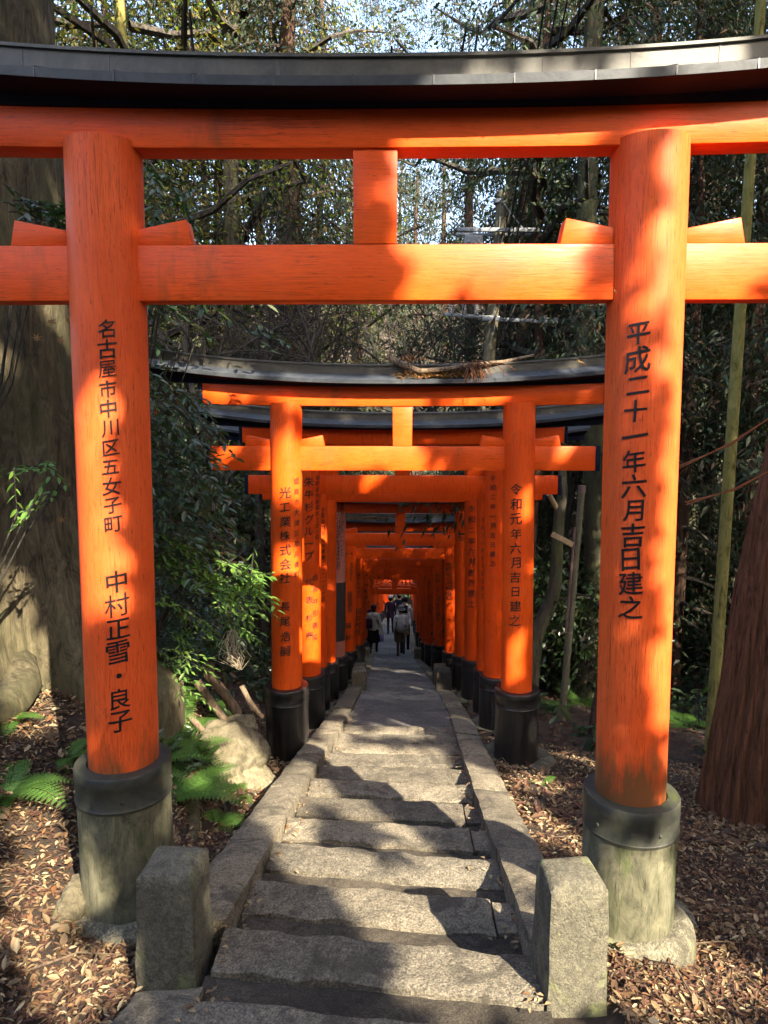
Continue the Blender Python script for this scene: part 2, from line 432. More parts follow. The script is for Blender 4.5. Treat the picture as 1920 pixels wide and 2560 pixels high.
stairs = empty('stone_stairs', (0, 0, 0)); tag(stairs, kind='structure')
for n, Y, H in STEP:
    z = E_ - H; cx = CX(Y); sk = skew(n); prev = Y - .5
    wdt = .60
    mb = MB(); rough_box(mb, cx - wdt, cx + wdt - (.10 if n in (0, 2, 4, 5) else 0), Y - .225, Y, z - .26, z + .006, sk, .010, 34, 8, .012, n * 3.1, .022)
    if n in (0, 2, 4, 5):
        rough_box(mb, cx + wdt - .09, cx + wdt + .01, Y - .21 - sk * .55, Y - .01 - sk * .55, z - .26, z - .006, 0, .006, 4, 6, 0, n + 50)
    mb.build('step_slab', M['granite'], stairs, smooth=1, angle=40)
    mb = MB(); rough_box(mb, cx - wdt - .02, cx + wdt + .02, prev - .06, Y - .232, z - .3, z - .012, sk, .006, 30, 6, .012, n * 3.1 + 1, .014)
    mb.build('tread_fill', M['concrete'], stairs, smooth=1, angle=40)
# worn path beyond the stairs: long sloping slabs with low risers
path = empty('stone_path', (0, 0, 0)); tag(path, kind='structure')
Y = 7.55
k = 0
while Y < 58:
    L = 1.05 if Y < 12 else (.9 if Y < 30 else 2.2)
    Y2 = Y + L; c0, c1 = CX(Y), CX(Y2)
    za, zb = E_ - Hc(Y) - .03, E_ - Hc(Y2) + .035
    mb = MB(); nx, ny = 16, 8; vs = []
    for j in range(ny + 1):
        for i in range(nx + 1):
            v = j / ny; x = -.6 + 1.2 * i / nx; y = Y + .006 + (L - .012) * v
            vs.append((x + c0 + (c1 - c0) * v, y, za + (zb - za) * v + .006 * nz(x * 5, y * 5, 2) - (.012 if j in (0, ny) else 0)))
    b = len(vs); w_ = nx + 1
    vs += [(p[0], p[1], p[2] - .3) for p in vs]
    fs = [(j * w_ + i, j * w_ + i + 1, (j + 1) * w_ + i + 1, (j + 1) * w_ + i) for j in range(ny) for i in range(nx)]
    for i in range(nx):
        fs.append((i, b + i, b + i + 1, i + 1)); q = ny * w_ + i; fs.append((q + 1, b + q + 1, b + q, q))
    mb.add(vs, fs); mb.build('path_slab', M['pathm'], path, smooth=1, angle=30)
    Y = Y2; k += 1
# kerbs
kerbs = empty('kerb', (0, 0, 0)); tag(kerbs, kind='structure')
def kerb_run(side, y0, y1, up0, seed, seglen=1.05, wd=.24):
    y = y0; i = 0
    while y < y1:
        L = min(seglen * random.uniform(.85, 1.2), y1 - y); 
        if L < .25: break
        mb = MB(); ny, nx = 12, 5; vs = []
        lift = up0 + random.uniform(-.012, .012)
        for j in range(ny + 1):
            v = j / ny; yy = y + .008 + (L - .016) * v
            cx = CX(yy)
            for i2 in range(nx + 1):
                u = i2 / nx; off = .605 + wd * u
                e = (i2 in (0, nx)) or (j in (0, ny))
                x = cx + side * (off + (.012 * nz(yy * 5, seed, i2)))
                z = E_ - Hc(yy) + lift + .012 * nz(x * 5, yy * 5, seed) + .006 * nz(x * 17, yy * 17) - (.018 if e else 0) - .02 * u
                vs.append((x, yy, z))
        w_ = nx + 1; top = len(vs)
        fs = [(j * w_ + i2, j * w_ + i2 + 1, (j + 1) * w_ + i2 + 1, (j + 1) * w_ + i2) for j in range(ny) for i2 in range(nx)]
        ring = [i2 for i2 in range(w_)] + [j * w_ + nx for j in range(1, ny + 1)] + [ny * w_ + i2 for i2 in range(nx - 1, -1, -1)] + [j * w_ for j in range(ny - 1, 0, -1)]
        for q in ring: p = vs[q]; vs.append((p[0], p[1], p[2] - .34))
        n_ = len(ring)
        for q in range(n_): fs.append((ring[q], top + q, top + (q + 1) % n_, ring[(q + 1) % n_]))
        mb.add(vs, fs); mb.build('kerb_stone', M['kerb'], kerbs, smooth=1, angle=40)
        y += L; i += 1
kerb_run(-1, 2.62, 10.9, .075, 1); kerb_run(1, 2.47, 10.9, .045, 2)
kerb_run(-1, .6, 2.30, -.03, 3); 
kerb_run(-1, 12.5, 40, .04, 5, 1.6, .2); kerb_run(1, 12.5, 40, .04, 6, 1.6, .2)

# ------------------------------------------------------------------ bollards
def bollard(x, y, zb, w_, h, lab, mt, seed, grp=None, rot=0):
    o = empty('stone_bollard', (x, y, zb), rot)
    mb = MB(); bm = bmesh.new(); bmesh.ops.create_cube(bm, size=1)
    bmesh.ops.subdivide_edges(bm, edges=bm.edges, cuts=9, use_grid_fill=True)
    me = bpy.data.meshes.new('bollard_post')
    for v in bm.verts:
        p = v.co.copy()
        m_ = [min(1, max(0, (abs(c) - .40) / .10)) for c in p]
        s_ = sorted(m_)[-2]
        q = p * (1 - .045 * s_ * s_ * (1 if abs(p.z) > .4 and p.z > 0 else .6))
        tp = 1 - .10 * (q.z + .5)
        v.co = Vector((q.x * w_ * tp, q.y * w_ * tp, (q.z + .5) * (h + .15) - .15))
        nn = Vector((nz(v.co.x * 7 + seed, v.co.y * 7, v.co.z * 7), nz(v.co.y * 7, v.co.z * 7 + seed, v.co.x * 7), nz(v.co.z * 7, v.co.x * 7, v.co.y * 7 + seed)))
        v.co += nn * .008
        if p.z > .49: v.co.z += .02 * (1 - (abs(p.x) * 2) ** 2) * (1 - (abs(p.y) * 2) ** 2)
    bm.to_mesh(me); bm.free()
    me.polygons.foreach_set('use_smooth', [True] * len(me.polygons)); me.set_sharp_from_angle(angle=R(50))
    link('post', me, mt, o)
    tag(o, lab, 'bollard', grp or 'stone bollards beside the path')
    return o
bollard(-.835, 2.50, ground(-.83, 2.5) + .08, .235, .40, 'grey stone bollard beside the left foot of the nearest gate', M['bollard'], 1, rot=R(-2))
bollard(.635, 2.37, ground(.63, 2.37) + .06, .225, .44, 'sunlit greenish stone bollard beside the right foot of the nearest gate', M['bollard'], 5, rot=R(5))
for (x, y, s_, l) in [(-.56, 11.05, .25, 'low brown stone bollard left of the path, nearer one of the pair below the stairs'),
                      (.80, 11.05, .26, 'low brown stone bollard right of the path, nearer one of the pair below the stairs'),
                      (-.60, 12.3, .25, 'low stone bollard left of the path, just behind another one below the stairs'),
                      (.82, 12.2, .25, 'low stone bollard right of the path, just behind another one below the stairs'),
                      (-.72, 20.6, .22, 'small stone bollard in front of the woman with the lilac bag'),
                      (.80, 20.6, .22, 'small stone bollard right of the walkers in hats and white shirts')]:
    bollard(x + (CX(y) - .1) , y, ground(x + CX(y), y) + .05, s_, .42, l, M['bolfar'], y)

# ------------------------------------------------------------------ writing on the posts
_glyph = {}
def glyph(ch, size, bold):
    key = (ch, round(size, 4), bold)
    if key in _glyph: return _glyph[key]
    cu = bpy.data.curves.new('g', 'FONT'); cu.body = ch; cu.size = size; cu.align_x = 'CENTER'; cu.align_y = 'CENTER'
    cu.offset = (.002 if ch in '屋村' else bold) * size; cu.resolution_u = 3
    o = bpy.data.objects.new('g', cu); col.objects.link(o)
    dg = bpy.context.evaluated_depsgraph_get(); me = bpy.data.meshes.new_from_object(o.evaluated_get(dg))
    bpy.data.objects.remove(o); bpy.data.curves.remove(cu)
    bm = bmesh.new(); bm.from_mesh(me); bpy.data.meshes.remove(me)
    xs = [v.co.x for v in bm.verts]; ys = [v.co.y for v in bm.verts]
    if xs:
        cxm = (min(xs) + max(xs)) / 2; cym = (min(ys) + max(ys)) / 2
        if ch in '・一ー': pass
        for v in bm.verts: v.co.x -= cxm; v.co.y -= cym
        for q in np.linspace(-.5, .5, 9)[1:-1]:
            bmesh.ops.bisect_plane(bm, geom=bm.verts[:] + bm.edges[:] + bm.faces[:], plane_co=(q * size, 0, 0), plane_no=(1, 0, 0))
        for v in bm.verts: v.co.y += v.co.x * .13
    bm.verts.index_update()
    r = ([v.co.copy() for v in bm.verts], [[v.index for v in f.verts] for f in bm.faces]); bm.free()
    _glyph[key] = r; return r
def inscription(mb, text, rad, ang, ztop, zbot, size, center_at, bold=.010, sz_x=1.0):
    """center_at(z)->(x,y) of the post axis; ang: direction the line faces (radians from -Y towards +X)"""
    chars = list(text); n = len(chars); step = (ztop - zbot) / max(1, n - 1)
    for i, ch in enumerate(chars):
        if ch in ' 　': continue
        vs, fs = glyph(ch, size, bold); zc = ztop - i * step; out = []
        jr = random.Random(i * 7 + ord(ch)); ja = jr.uniform(-.05, .05); js = jr.uniform(.92, 1.07); jx = jr.uniform(-.04, .04) * size
        for p in [Vector(((q.x * math.cos(ja) - q.y * math.sin(ja)) * js + jx, (q.x * math.sin(ja) + q.y * math.cos(ja)) * js)) for q in vs]:
            z = zc + p.y; cx, cy = center_at(z); a = ang + p.x * sz_x / rad; r = rad + .0025
            out.append((cx + r * math.sin(a), cy - r * math.cos(a), z))
        mb.add(out, fs)

# ------------------------------------------------------------------ torii gates
def torii(Y, cx, sep, dia, label, hgt=3.2, texts_l=(), texts_r=(), mats=('post', 'beam'), sleeve='sleeve', band='sleeve', zt=None, n=40, detail=2,
          sl_h=.66, sl_r=None, rot=0, half=(2.27, 1.80, 1.75), sleeves=True, rise=.15, group='vermilion gates over the path', gl=None, gr=None, wrap=None, foot=1.0, lh_=.168):
    base = E_ - Hc(Y)
    if zt is None: zt = base + hgt
    root = empty('torii_gate', (cx, Y, base), rot); tag(root, label, 'gate', group)
    zt -= base
    r = dia / 2; bat = .013; sl_r = sl_r or r * 1.36
    pm, bm_ = M[mats[0]], M[mats[1]]
    for s_ in (-1, 1):
        gz = (gl if s_ < 0 else gr)
        gz = ground(cx + s_ * sep / 2, Y) - base if gz is None else gz - base
        xb = s_ * (sep / 2 + bat * (zt - gz) * .5); xt = s_ * (sep / 2 - bat * (zt - gz) * .5)
        def cen(z, xb=xb, xt=xt, gz=gz): t = (z - gz) / (zt - gz); return (xb + (xt - xb) * t, 0.0)
        mb = MB(); prof = []
        m_ = 14 if detail > 1 else 4
        vs = []
        for i in range(m_ + 1):
            z = gz + .05 + (zt + .03 - gz - .05) * i / m_; c = cen(z)
            for k in range(n):
                a = 2 * math.pi * k / n; rr = r * (1 + .008 * nz(math.cos(a) * 1.5 + s_, math.sin(a) * 1.5, z * .8 + Y))
                vs.append((c[0] + rr * math.cos(a), c[1] + rr * math.sin(a), z))
        fs = [(i * n + k, i * n + (k + 1) % n, (i + 1) * n + (k + 1) % n, (i + 1) * n + k) for i in range(m_) for k in range(n)]
        fs.append(tuple(m_ * n + k for k in range(n))); mb.add(vs, fs)
        use = M[wrap[0]] if (wrap and s_ < 0) else pm
        pil = mb.build('pillar', use, root, smooth=1, angle=50)
        # sleeve and its band
        c = cen(gz + .3); mb = MB(); j = lambda a, z: 1 + .012 * nz(math.cos(a) * 2 + Y, math.sin(a) * 2, z * 2)
        mb.lathe([(sl_r * .985, gz - .15 - 0), (sl_r * .99, gz + sl_h * .4), (sl_r * .985, gz + sl_h - .135), (sl_r * .93, gz + sl_h - .13)], n, (c[0], c[1], 0), j)
        sl = mb.build('sleeve', M[sleeve], pil, smooth=1, angle=40)
        mb = MB(); z0 = gz + sl_h - .15
        mb.lathe([(sl_r * .9, z0), (sl_r * 1.012, z0), (sl_r * 1.02, z0 + .012), (sl_r * 1.004, z0 + .016), (sl_r * 1.004, z0 + .10), (sl_r * 1.012, z0 + .104), (sl_r * 1.008, z0 + .148), (sl_r * .985, z0 + .155), (r * 1.01, z0 + .158)], n, (c[0], c[1], 0), j, cap=False)
        if detail > 1:
            for a in (-2.6, -1.25, .2):
                mb.lathe([(.009, 0), (.009, .003), (.005, .006)], 10, (0, 0, 0))
                q = mb.v[-30:]; d = Vector((math.cos(a), math.sin(a), 0)); t_ = Vector((-math.sin(a), math.cos(a), 0))
                mb.v[-30:] = [tuple(Vector((c[0], c[1], z0 + .055)) + d * (sl_r * 1.004 + p[2]) + t_ * p[0] + Vector((0, 0, p[1]))) for p in q]
        mb.build('sleeve_band', M[band], sl, smooth=1, angle=40)
        # footing stone
        mb = MB(); sd = Y * 3 + s_
        fz = gz - (.07 if (foot < 1 and s_ < 0) else 0)
        jj = lambda a, z: 1 + .10 * nz(math.cos(a) * 1.6 + sd, math.sin(a) * 1.6, sd) + .03 * nz(math.cos(a) * 6, math.sin(a) * 6, z * 9 + sd)
        mb.lathe([(sl_r * 1.52 * foot, fz - .22), (sl_r * 1.62 * foot, fz - .05), (sl_r * 1.58 * foot, fz + .02), (sl_r * 1.38 * foot, fz + .06), (sl_r * 1.12, fz + .07), (sl_r * .9, fz + .05)], 48, (c[0], c[1] + .01, 0), jj)
        mb.build('footing_stone', M['basest'], pil, smooth='all')
        tx = texts_l if s_ < 0 else texts_r
        for (t_, ang, ztop, zbot, size) in tx:
            mb = MB(); inscription(mb, t_, r * 1.006, ang, ztop - base, zbot - base, size, cen)
            if mb.v: mb.build('inscription', M['ink'], pil)
        if wrap and s_ < 0:
            mb = MB(); z1 = gz + .95; z2 = gz + 2.0
            vs = []; 
            for i in range(5):
                z = z1 + (z2 - z1) * i / 4; cc = cen(z)
                for k in range(n): a = 2 * math.pi * k / n; vs.append((cc[0] + (r * 1.02) * math.cos(a), (r * 1.02) * math.sin(a), z))
            mb.add(vs, [(i * n + k, i * n + (k + 1) % n, (i + 1) * n + (k + 1) % n, (i + 1) * n + k) for i in range(4) for k in range(n)])
            mb.build('dark_wrap', M[wrap[1]], pil, smooth=1)
    # tie beam, passing through the posts
    nt_, nh = zt - .355, .215; hb = .048
    xt = sep / 2 - bat * 1.6 + .012
    mb = MB(); L = half[2] * sep / 2.16
    mb.box((0, 0, nt_ - nh / 2), (2 * L, 2 * hb, nh)); mb.build('tie_beam', bm_, root, smooth=1, bevel=.005)
    for s_ in (-1, 1):
        mb = MB(); mb.box((s_ * (L + .02), 0, nt_ - nh / 2), (.04, 2 * hb + .012, nh + .012)); mb.build('beam_end_cap', M['black'], root, smooth=1, bevel=.003)
    # centre strut
    mb = MB(); wq = .085; mb.prism([(-wq, nt_ + .001), (wq, nt_ + .001), (wq * 1.02, zt + .001), (-wq * 1.02, zt + .001)], -.05, .05); mb.build('centre_strut', bm_, root, smooth=1, bevel=.004)
    # wedges
    for s_ in (-1, 1):
        for q in (-1, 1):
            x0 = s_ * xt + q * (r * .9); x1 = s_ * xt + q * (r + .205)
            h0, h1 = .058, .098
            poly = [(x0, nt_ + .001), (x1 + q * .008, nt_ + .001), (x1 - q * .012, nt_ + h1), (x0, nt_ + h0)]
            mb = MB(); mb.prism(poly, -.042, .042); mb.build('wedge', bm_, root, smooth=1, bevel=.003)
    # lintel: rises a little towards its ends
    Ll = half[1] * sep / 2.16; lh = lh_
    cur = lambda x: rise * .22 * (abs(x) / 2.2) ** 2.4
    def lint(i, x):
        d = cur(x); tilt = .03 * (x / Ll)
        return [(x - abs(tilt) * (1 if x > 0 else -1) * 0, -.062, zt + d), (x, -.062 - .006, zt + lh + d * 1.6), (x, .062 + .006, zt + lh + d * 1.6), (x, .062, zt + d)]
    xs = list(np.linspace(-Ll, Ll, 25)); mb = MB(); mb.sweep(lint, xs); lin = mb.build('lintel', bm_, root, smooth=1, bevel=.004)
    for s_ in (-1, 1):
        mb = MB(); d = cur(Ll); mb.box((s_ * (Ll + .018), 0, zt + lh / 2 + d * 1.3), (.036, .145, lh + .012)); mb.build('beam_end_cap', M['black'], root, smooth=1, bevel=.003)
    # roofed top beam
    K = half[0] * sep / 2.16
    cr = lambda x: rise * (abs(x) / 2.27) ** 2.3
    b0 = zt + lh
    def soff(i, x):
        d = cur(x) * 1.6; e = cr(x)
        return [(x, -.075, b0 + d + .001), (x, -.085, b0 + .018 + (d + e) / 2), (x, -.205, b0 + .020 + e), (x, -.205, b0 + .026 + e), (x, .205, b0 + .026 + e), (x, .205, b0 + .020 + e), (x, .085, b0 + .018 + (d + e) / 2), (x, .075, b0 + d + .001)]
    xs = list(np.linspace(-K * .985, K * .985, 41)); mb = MB(); mb.sweep(soff, xs); top = mb.build('top_beam', M['black'], root, smooth=1)
    def roof(i, x):
        e = cr(x)
        return [(x, -.213, b0 + .018 + e), (x, -.217, b0 + .050 + e), (x, -.08, b0 + .105 + e), (x, .08, b0 + .105 + e), (x, .217, b0 + .050 + e), (x, .213, b0 + .018 + e), (x, .203, b0 + .028 + e), (x, -.203, b0 + .028 + e)]
    xs = list(np.linspace(-K, K, 41)); mb = MB(); mb.sweep(roof, xs)
    if detail > 1:      # standing seams on the sheet
        for x in np.arange(-K + .2, K, .29):
            e = cr(x)
            for q in (-1, 1):
                mb.box((x, q * .1485, b0 + .0790 + e), (.007, .146, .005), Matrix.Rotation(-q * math.atan2(.055, .137), 3, 'X'))
                mb.box((x, q * .2155, b0 + .034 + e), (.006, .004, .034))
    rf = mb.build('roof_sheet', M['roof'], root, smooth=1, angle=25)
    def ridge(i, x):
        e = cr(x)
        return [(x, -.072, b0 + .10 + e), (x, -.072, b0 + .176 + e), (x, -.084, b0 + .178 + e), (x, -.084, b0 + .190 + e), (x, 0, b0 + .200 + e), (x, .084, b0 + .190 + e), (x, .084, b0 + .178 + e), (x, .072, b0 + .176 + e), (x, .072, b0 + .10 + e)]
    mb = MB(); mb.sweep(ridge, list(np.linspace(-K - .02, K + .02, 41)))
    if detail > 1:
        for x in np.arange(-K + .3, K, .33):
            e = cr(x)
            for q in (-1, 1): mb.box((x, q * .0725, b0 + .141 + e), (.005, .003, .068))
    mb.build('ridge_cap', M['ridge'], rf, smooth=1, angle=25)
    root['Ztop'] = zt + base; root['Zr'] = b0 + base
    return root

def zz(py, Y): return at(960, py, Y).z
Dm = 1.157            # picture pixels per pixel of the notes
# nearest gate
T1 = torii(2.95, -.075, 2.192, .295, 'nearest vermilion gate, its dark roofed top beam running across the top of the picture', zt=E_ + 1.06, n=64,
    mats=('postold', 'beam'), sleeve='sleeve_moss', band='band_moss', sl_h=.63, sl_r=.200, foot=.90, lh_=.140, gl=E_ - 2.09, gr=E_ - 2.22,
    texts_l=[('名古屋市中川区五女子町', R(17), zz(710 * Dm, 2.82), zz(1133 * Dm, 2.82), .074),
             ('中村正雪・良子', R(19), zz(1257 * Dm, 2.82), zz(1560 * Dm, 2.82), .102)],
    texts_r=[('平成二十一年六月吉日建之', R(-27), zz(722 * Dm, 2.82), zz(1310 * Dm, 2.82), .100)])
T2 = torii(6.4, .075, 2.12, .285, 'second vermilion gate down the path, with a dead branch and leaves lying on its roof', zt=E_ + .164, n=56,
    sleeve='sleeve', sl_h=.72, sl_r=.205, foot=1.14,
    texts_l=[('光工業株式会社', R(3), zz(1065 * Dm, 6.26), zz(1250 * Dm, 6.26), .105), ('長尾浩嗣', R(3), zz(1312 * Dm, 6.26), zz(1408 * Dm, 6.26), .10),
             ('姫路市大津区勘兵衛町', R(48), zz(1040 * Dm, 6.28), zz(1243 * Dm, 6.28), .062)],
    texts_r=[('令和元年六月吉日建之', R(-18), zz(1057 * Dm, 6.26), zz(1340 * Dm, 6.26), .108)])
torii(8.2, .10, 2.20, .285, 'third vermilion gate, close behind the second, its left post glowing orange', hgt=3.27, n=40, sl_h=.68, mats=('deep', 'deep'),
    texts_l=[('朱牛杉グループ', R(8), zz(1205, 8.06), zz(1390, 8.06), .12), ('代表杉慶', R(8), zz(1455, 8.06), zz(1590, 8.06), .09),
             ('福岡県大牟田市上白川町', R(48), zz(1195, 8.06), zz(1345, 8.06), .06), ('会長井形善隆', R(38), zz(1445, 8.06), zz(1595, 8.06), .08)],
    texts_r=[('令和二年一月吉日建之', R(-24), zz(1195, 8.06), zz(1408, 8.06), .07)])
torii(9.45, .11, 2.30, .27, 'fourth vermilion gate, mostly hidden behind the third', hgt=3.40, n=36, sl_h=.66, mats=('deep', 'deep'),
    texts_l=[('大阪市鶴見区今津南二ー二ー三十五', R(42), zz(1275, 9.3), zz(1500, 9.3), .075)],
    texts_r=[('平成三十年五月吉日建之', R(-27), zz(1300, 9.3), zz(1490, 9.3), .07)])
torii(10.6, .10, 2.22, .27, 'fifth vermilion gate, its glossy right post carrying bold black writing', hgt=3.55, n=36, sl_h=.66, mats=('deep', 'deep'),
    texts_r=[('令和二年六月吉日建之', R(-20), zz(1272, 10.45), zz(1510, 10.45), .115)])
torii(12.2, .11, 2.22, .30, 'sixth gate, faded pink left post wrapped in dark sheet below its writing', hgt=3.06, n=36, sl_h=.66, mats=('deep', 'deep'), wrap=('pink', 'wrap'),
    texts_l=[('株式会社大和科学教材研究所', R(2), zz(1236, 12.05), zz(1417, 12.05), .12), ('大阪市平野区流町四ー六ー十三', R(36), zz(1240, 12.05), zz(1387, 12.05), .082)])
torii(14.3, .13, 2.10, .28, 'seventh vermilion gate, lit by a sun patch at its upper right joint', hgt=3.03, n=32, sl_h=.66, detail=1, mats=('deep', 'deep'),
    texts_l=[('東京都新宿区', R(20), zz(1410, 14.15), zz(1450, 14.15), .06), ('株遠東商会', R(10), zz(1485, 14.15), zz(1525, 14.15), .11), ('磯部', R(0), zz(1565, 14.15), zz(1595, 14.15), .12)],
    texts_r=[('令和二年六月吉日建之', R(-14), zz(1410, 14.15), zz(1495, 14.15), .085), ('創業四十周年記念', R(-38), zz(1412, 14.15), zz(1495, 14.15), .08)])
torii(16.9, .10, 2.0, .29, 'eighth vermilion gate down the path, behind the one with the sun patch', hgt=3.06, n=28, sl_h=.7, detail=1, mats=('deep', 'deep'),
    texts_l=[('東京都渋谷区', R(20), zz(1436, 16.8), zz(1490, 16.8), .10), ('福井敏浩', R(16), zz(1528, 16.8), zz(1580, 16.8), .18)],
    texts_r=[('令和二年九月吉日建之', R(-16), zz(1438, 16.8), zz(1545, 16.8), .12)])
torii(19.0, .03, 1.95, .27, 'ninth vermilion gate, with a bright sun patch on its right post', hgt=3.05, n=24, detail=1, mats=('deep', 'deep'),
    texts_r=[('平成二十八年十二月吉日', R(-14), zz(1452, 18.9), zz(1530, 18.9), .1)])
for i, (Y, cxx) in enumerate([(21.2, 0), (23.2, 0), (25.6, .02), (27.6, .05), (29.8, .08), (32, .1), (34.4, .14), (37, .2), (40, .28), (43.5, .36), (46, .42), (49, .5), (52, .55), (56, .6), (60, .62), (64, .64)]):
    torii(Y, cxx, 1.95 + .05 * math.sin(i * 2.2), .27, ('far vermilion gate, %s of the row behind the white-topped walkers' % ['', '', 'first', 'second', 'third', 'fourth', 'fifth', 'sixth', 'seventh', 'eighth', 'ninth', 'tenth', 'eleventh', 'twelfth', 'last'][min(i, 14)]) if i > 1 else ('gate standing level with the walkers in white' if i else 'gate just in front of the walkers in white'),
          hgt=(3.05 if i < 2 else 2.52) + .06 * math.sin(i * 1.7), n=18, detail=1, mats=('deep', 'deep'), group='far gates behind the walkers' if i > 1 else 'vermilion gates over the path')
# ------------------------------------------------------------------ leaves as many small faces
def unit(a): return a / np.maximum(1e-9, np.linalg.norm(a, axis=-1, keepdims=True))
def leaf_cards(name, P, D, L, W, nrm=None, fold=.15, six=False):
    P = np.asarray(P, float); n = len(P); D = unit(np.asarray(D, float))
    if nrm is None: nrm = rng.normal(size=(n, 3))
    side = unit(np.cross(D, nrm)); up = np.cross(side, D)
    L = np.broadcast_to(L, (n,))[:, None]; W = np.broadcast_to(W, (n,))[:, None]
    tip = P + D * L; sag = -np.array([0, 0, 1]) * L * .12
    if six:
        a1 = P + D * L * .30; a2 = P + D * L * .68 + sag * .4
        V = np.stack([P, a1 - side * W * .42 + up * W * fold, a2 - side * W * .36 + up * W * fold, tip + sag, a2 + side * W * .36 + up * W * fold, a1 + side * W * .42 + up * W * fold], 1).reshape(-1, 3)
        b = np.arange(n)[:, None] * 6
        F = np.concatenate([b + np.array([0, 1, 2, 3]), b + np.array([3, 4, 5, 0])], 1).reshape(-1, 4)
        return fastmesh(name, V, F, 4)
    m_ = P + D * L * .45 + up * W * fold
    V = np.stack([P, m_ - side * W * .5, tip + sag, m_ + side * W * .5], 1).reshape(-1, 3)
    F = np.arange(n * 4).reshape(-1, 4)
    return fastmesh(name, V, F, 4)

# sun-side coordinates, for the added canopy that shapes the dappled sun
Sn = np.array(S); Un = unit(np.array([Sn[1], -Sn[0], 0.0])) * -1; Vn = np.cross(Sn, Un)

# ------------------------------------------------------------------ trees
def trunk_mesh(pts, radii, n=18, rough=.10, fr=3, seed=0, flare=0):
    mb = MB(); z = [Vector(p) for p in pts]
    # resample
    P, Q = [], []
    m_ = max(12, int(sum((z[i + 1] - z[i]).length for i in range(len(z) - 1)) / .35)); m_ = min(m_, 60)
    tt = np.linspace(0, len(z) - 1, m_)
    for t in tt:
        i = min(int(t), len(z) - 2); f = t - i
        p0 = z[max(i - 1, 0)]; p1 = z[i]; p2 = z[i + 1]; p3 = z[min(i + 2, len(z) - 1)]
        q = .5 * ((2 * p1) + (p2 - p0) * f + (2 * p0 - 5 * p1 + 4 * p2 - p3) * f * f + (3 * p1 - p0 - 3 * p2 + p3) * f ** 3)
        P.append(q); r = radii[i] * (1 - f) + radii[i + 1] * f
        Q.append(r)
    def jit(a, i):
        z_ = P[i].z
        fl = 1 + flare * math.exp(-(z_ - P[0].z) / .45) * (1 + .5 * math.sin(a * 5 + seed) + .25 * math.sin(a * 3 + 2 * seed))
        return fl * (1 + rough * nz(math.cos(a) * fr, math.sin(a) * fr, z_ * .35 + seed * 7) + rough * .5 * nz(math.cos(a) * fr * 3, math.sin(a) * fr * 3, z_ * .8 + seed))
    mb.tube(P, Q, n, True, jit)
    return mb

def crown_mesh(name, seed, kind, z0, z1, rad, nb, per, size):
    r_ = np.random.default_rng(seed); P = []; D = []; br = MB()
    for k in range(nb):
        f = (k + r_.random()) / nb; z = z0 + (z1 - z0) * f; a = r_.random() * 6.28
        ln = rad * (1 - .75 * f if kind == 'cedar' else (math.sin(math.pi * (.15 + .8 * f)))) * r_.uniform(.55, 1.15)
        d = np.array([math.cos(a), math.sin(a), 0]); pts = []
        droop = -.45 if kind == 'cedar' else .35
        for s_ in np.linspace(0, 1, 6):
            pts.append(np.array([0, 0, z]) + d * ln * s_ + np.array([0, 0, droop * ln * (s_ ** 1.5) + .12 * r_.normal() * s_]) + np.array([-d[1], d[0], 0]) * .15 * ln * r_.normal() * s_)
        br.tube(pts, [.045 * (1 - s_ * .8) * (1.2 if kind != 'cedar' else .8) for s_ in np.linspace(0, 1, 6)], 5, False)
        n = int(per * (.4 + ln / rad))
        t = r_.uniform(.25, 1.05, n); idx = np.clip((t * 5).astype(int), 0, 4); fr = t * 5 - idx
        pa = np.array(pts); q = pa[idx] * (1 - fr[:, None]) + pa[idx + 1] * fr[:, None]
        cl = r_.normal(size=(max(2, n // 18), 3)) * np.array([.22, .22, .15]) * rad * .55
        q = q + cl[r_.integers(0, len(cl), n)] * t[:, None] + r_.normal(size=(n, 3)) * np.array([.10, .10, .09]) * (rad ** .5)
        P.append(q)
        if kind == 'cedar':
            D.append(d * .5 + r_.normal(size=(n, 3)) * .55 + np.array([0, 0, -.75]))
        else: D.append(d * .5 + r_.normal(size=(n, 3)) * .7 + np.array([0, 0, -.25]))
    P = np.concatenate(P); D = np.concatenate(D); n = len(P)
    L = size * r_.uniform(.5, 1.3, n); W = L * (.30 if kind == 'cedar' else .5)
    global rng; keep = rng; rng = r_
    me = leaf_cards(name, P, D, L, W); rng = keep
    bm_ = bpy.data.meshes.new(name + '_limbs'); bm_.from_pydata(br.v, [], br.f); bm_.update()
    return me, bm_
CR = {'cedar': [crown_mesh('crown', 20 + i, 'cedar', 3.0 + .6 * i, 19, 2.7, 64, 300, .145) for i in range(3)],
      'cedar_low': [crown_mesh('crown', 30 + i, 'cedar', 1.2, 13, 2.3, 58, 320, .105) for i in range(2)],
      'broad': [crown_mesh('crown', 40 + i, 'broad', 3.2, 9.5, 3.0, 38, 420, .085) for i in range(3)],
      'thin': [crown_mesh('crown', 50 + i, 'broad', 2.5, 10, 2.4, 30, 230, .06) for i in range(2)],
      'shrub': [crown_mesh('crown', 60 + i, 'broad', .2, 2.1, 1.25, 22, 170, .085) for i in range(3)]}
used_mats = {}
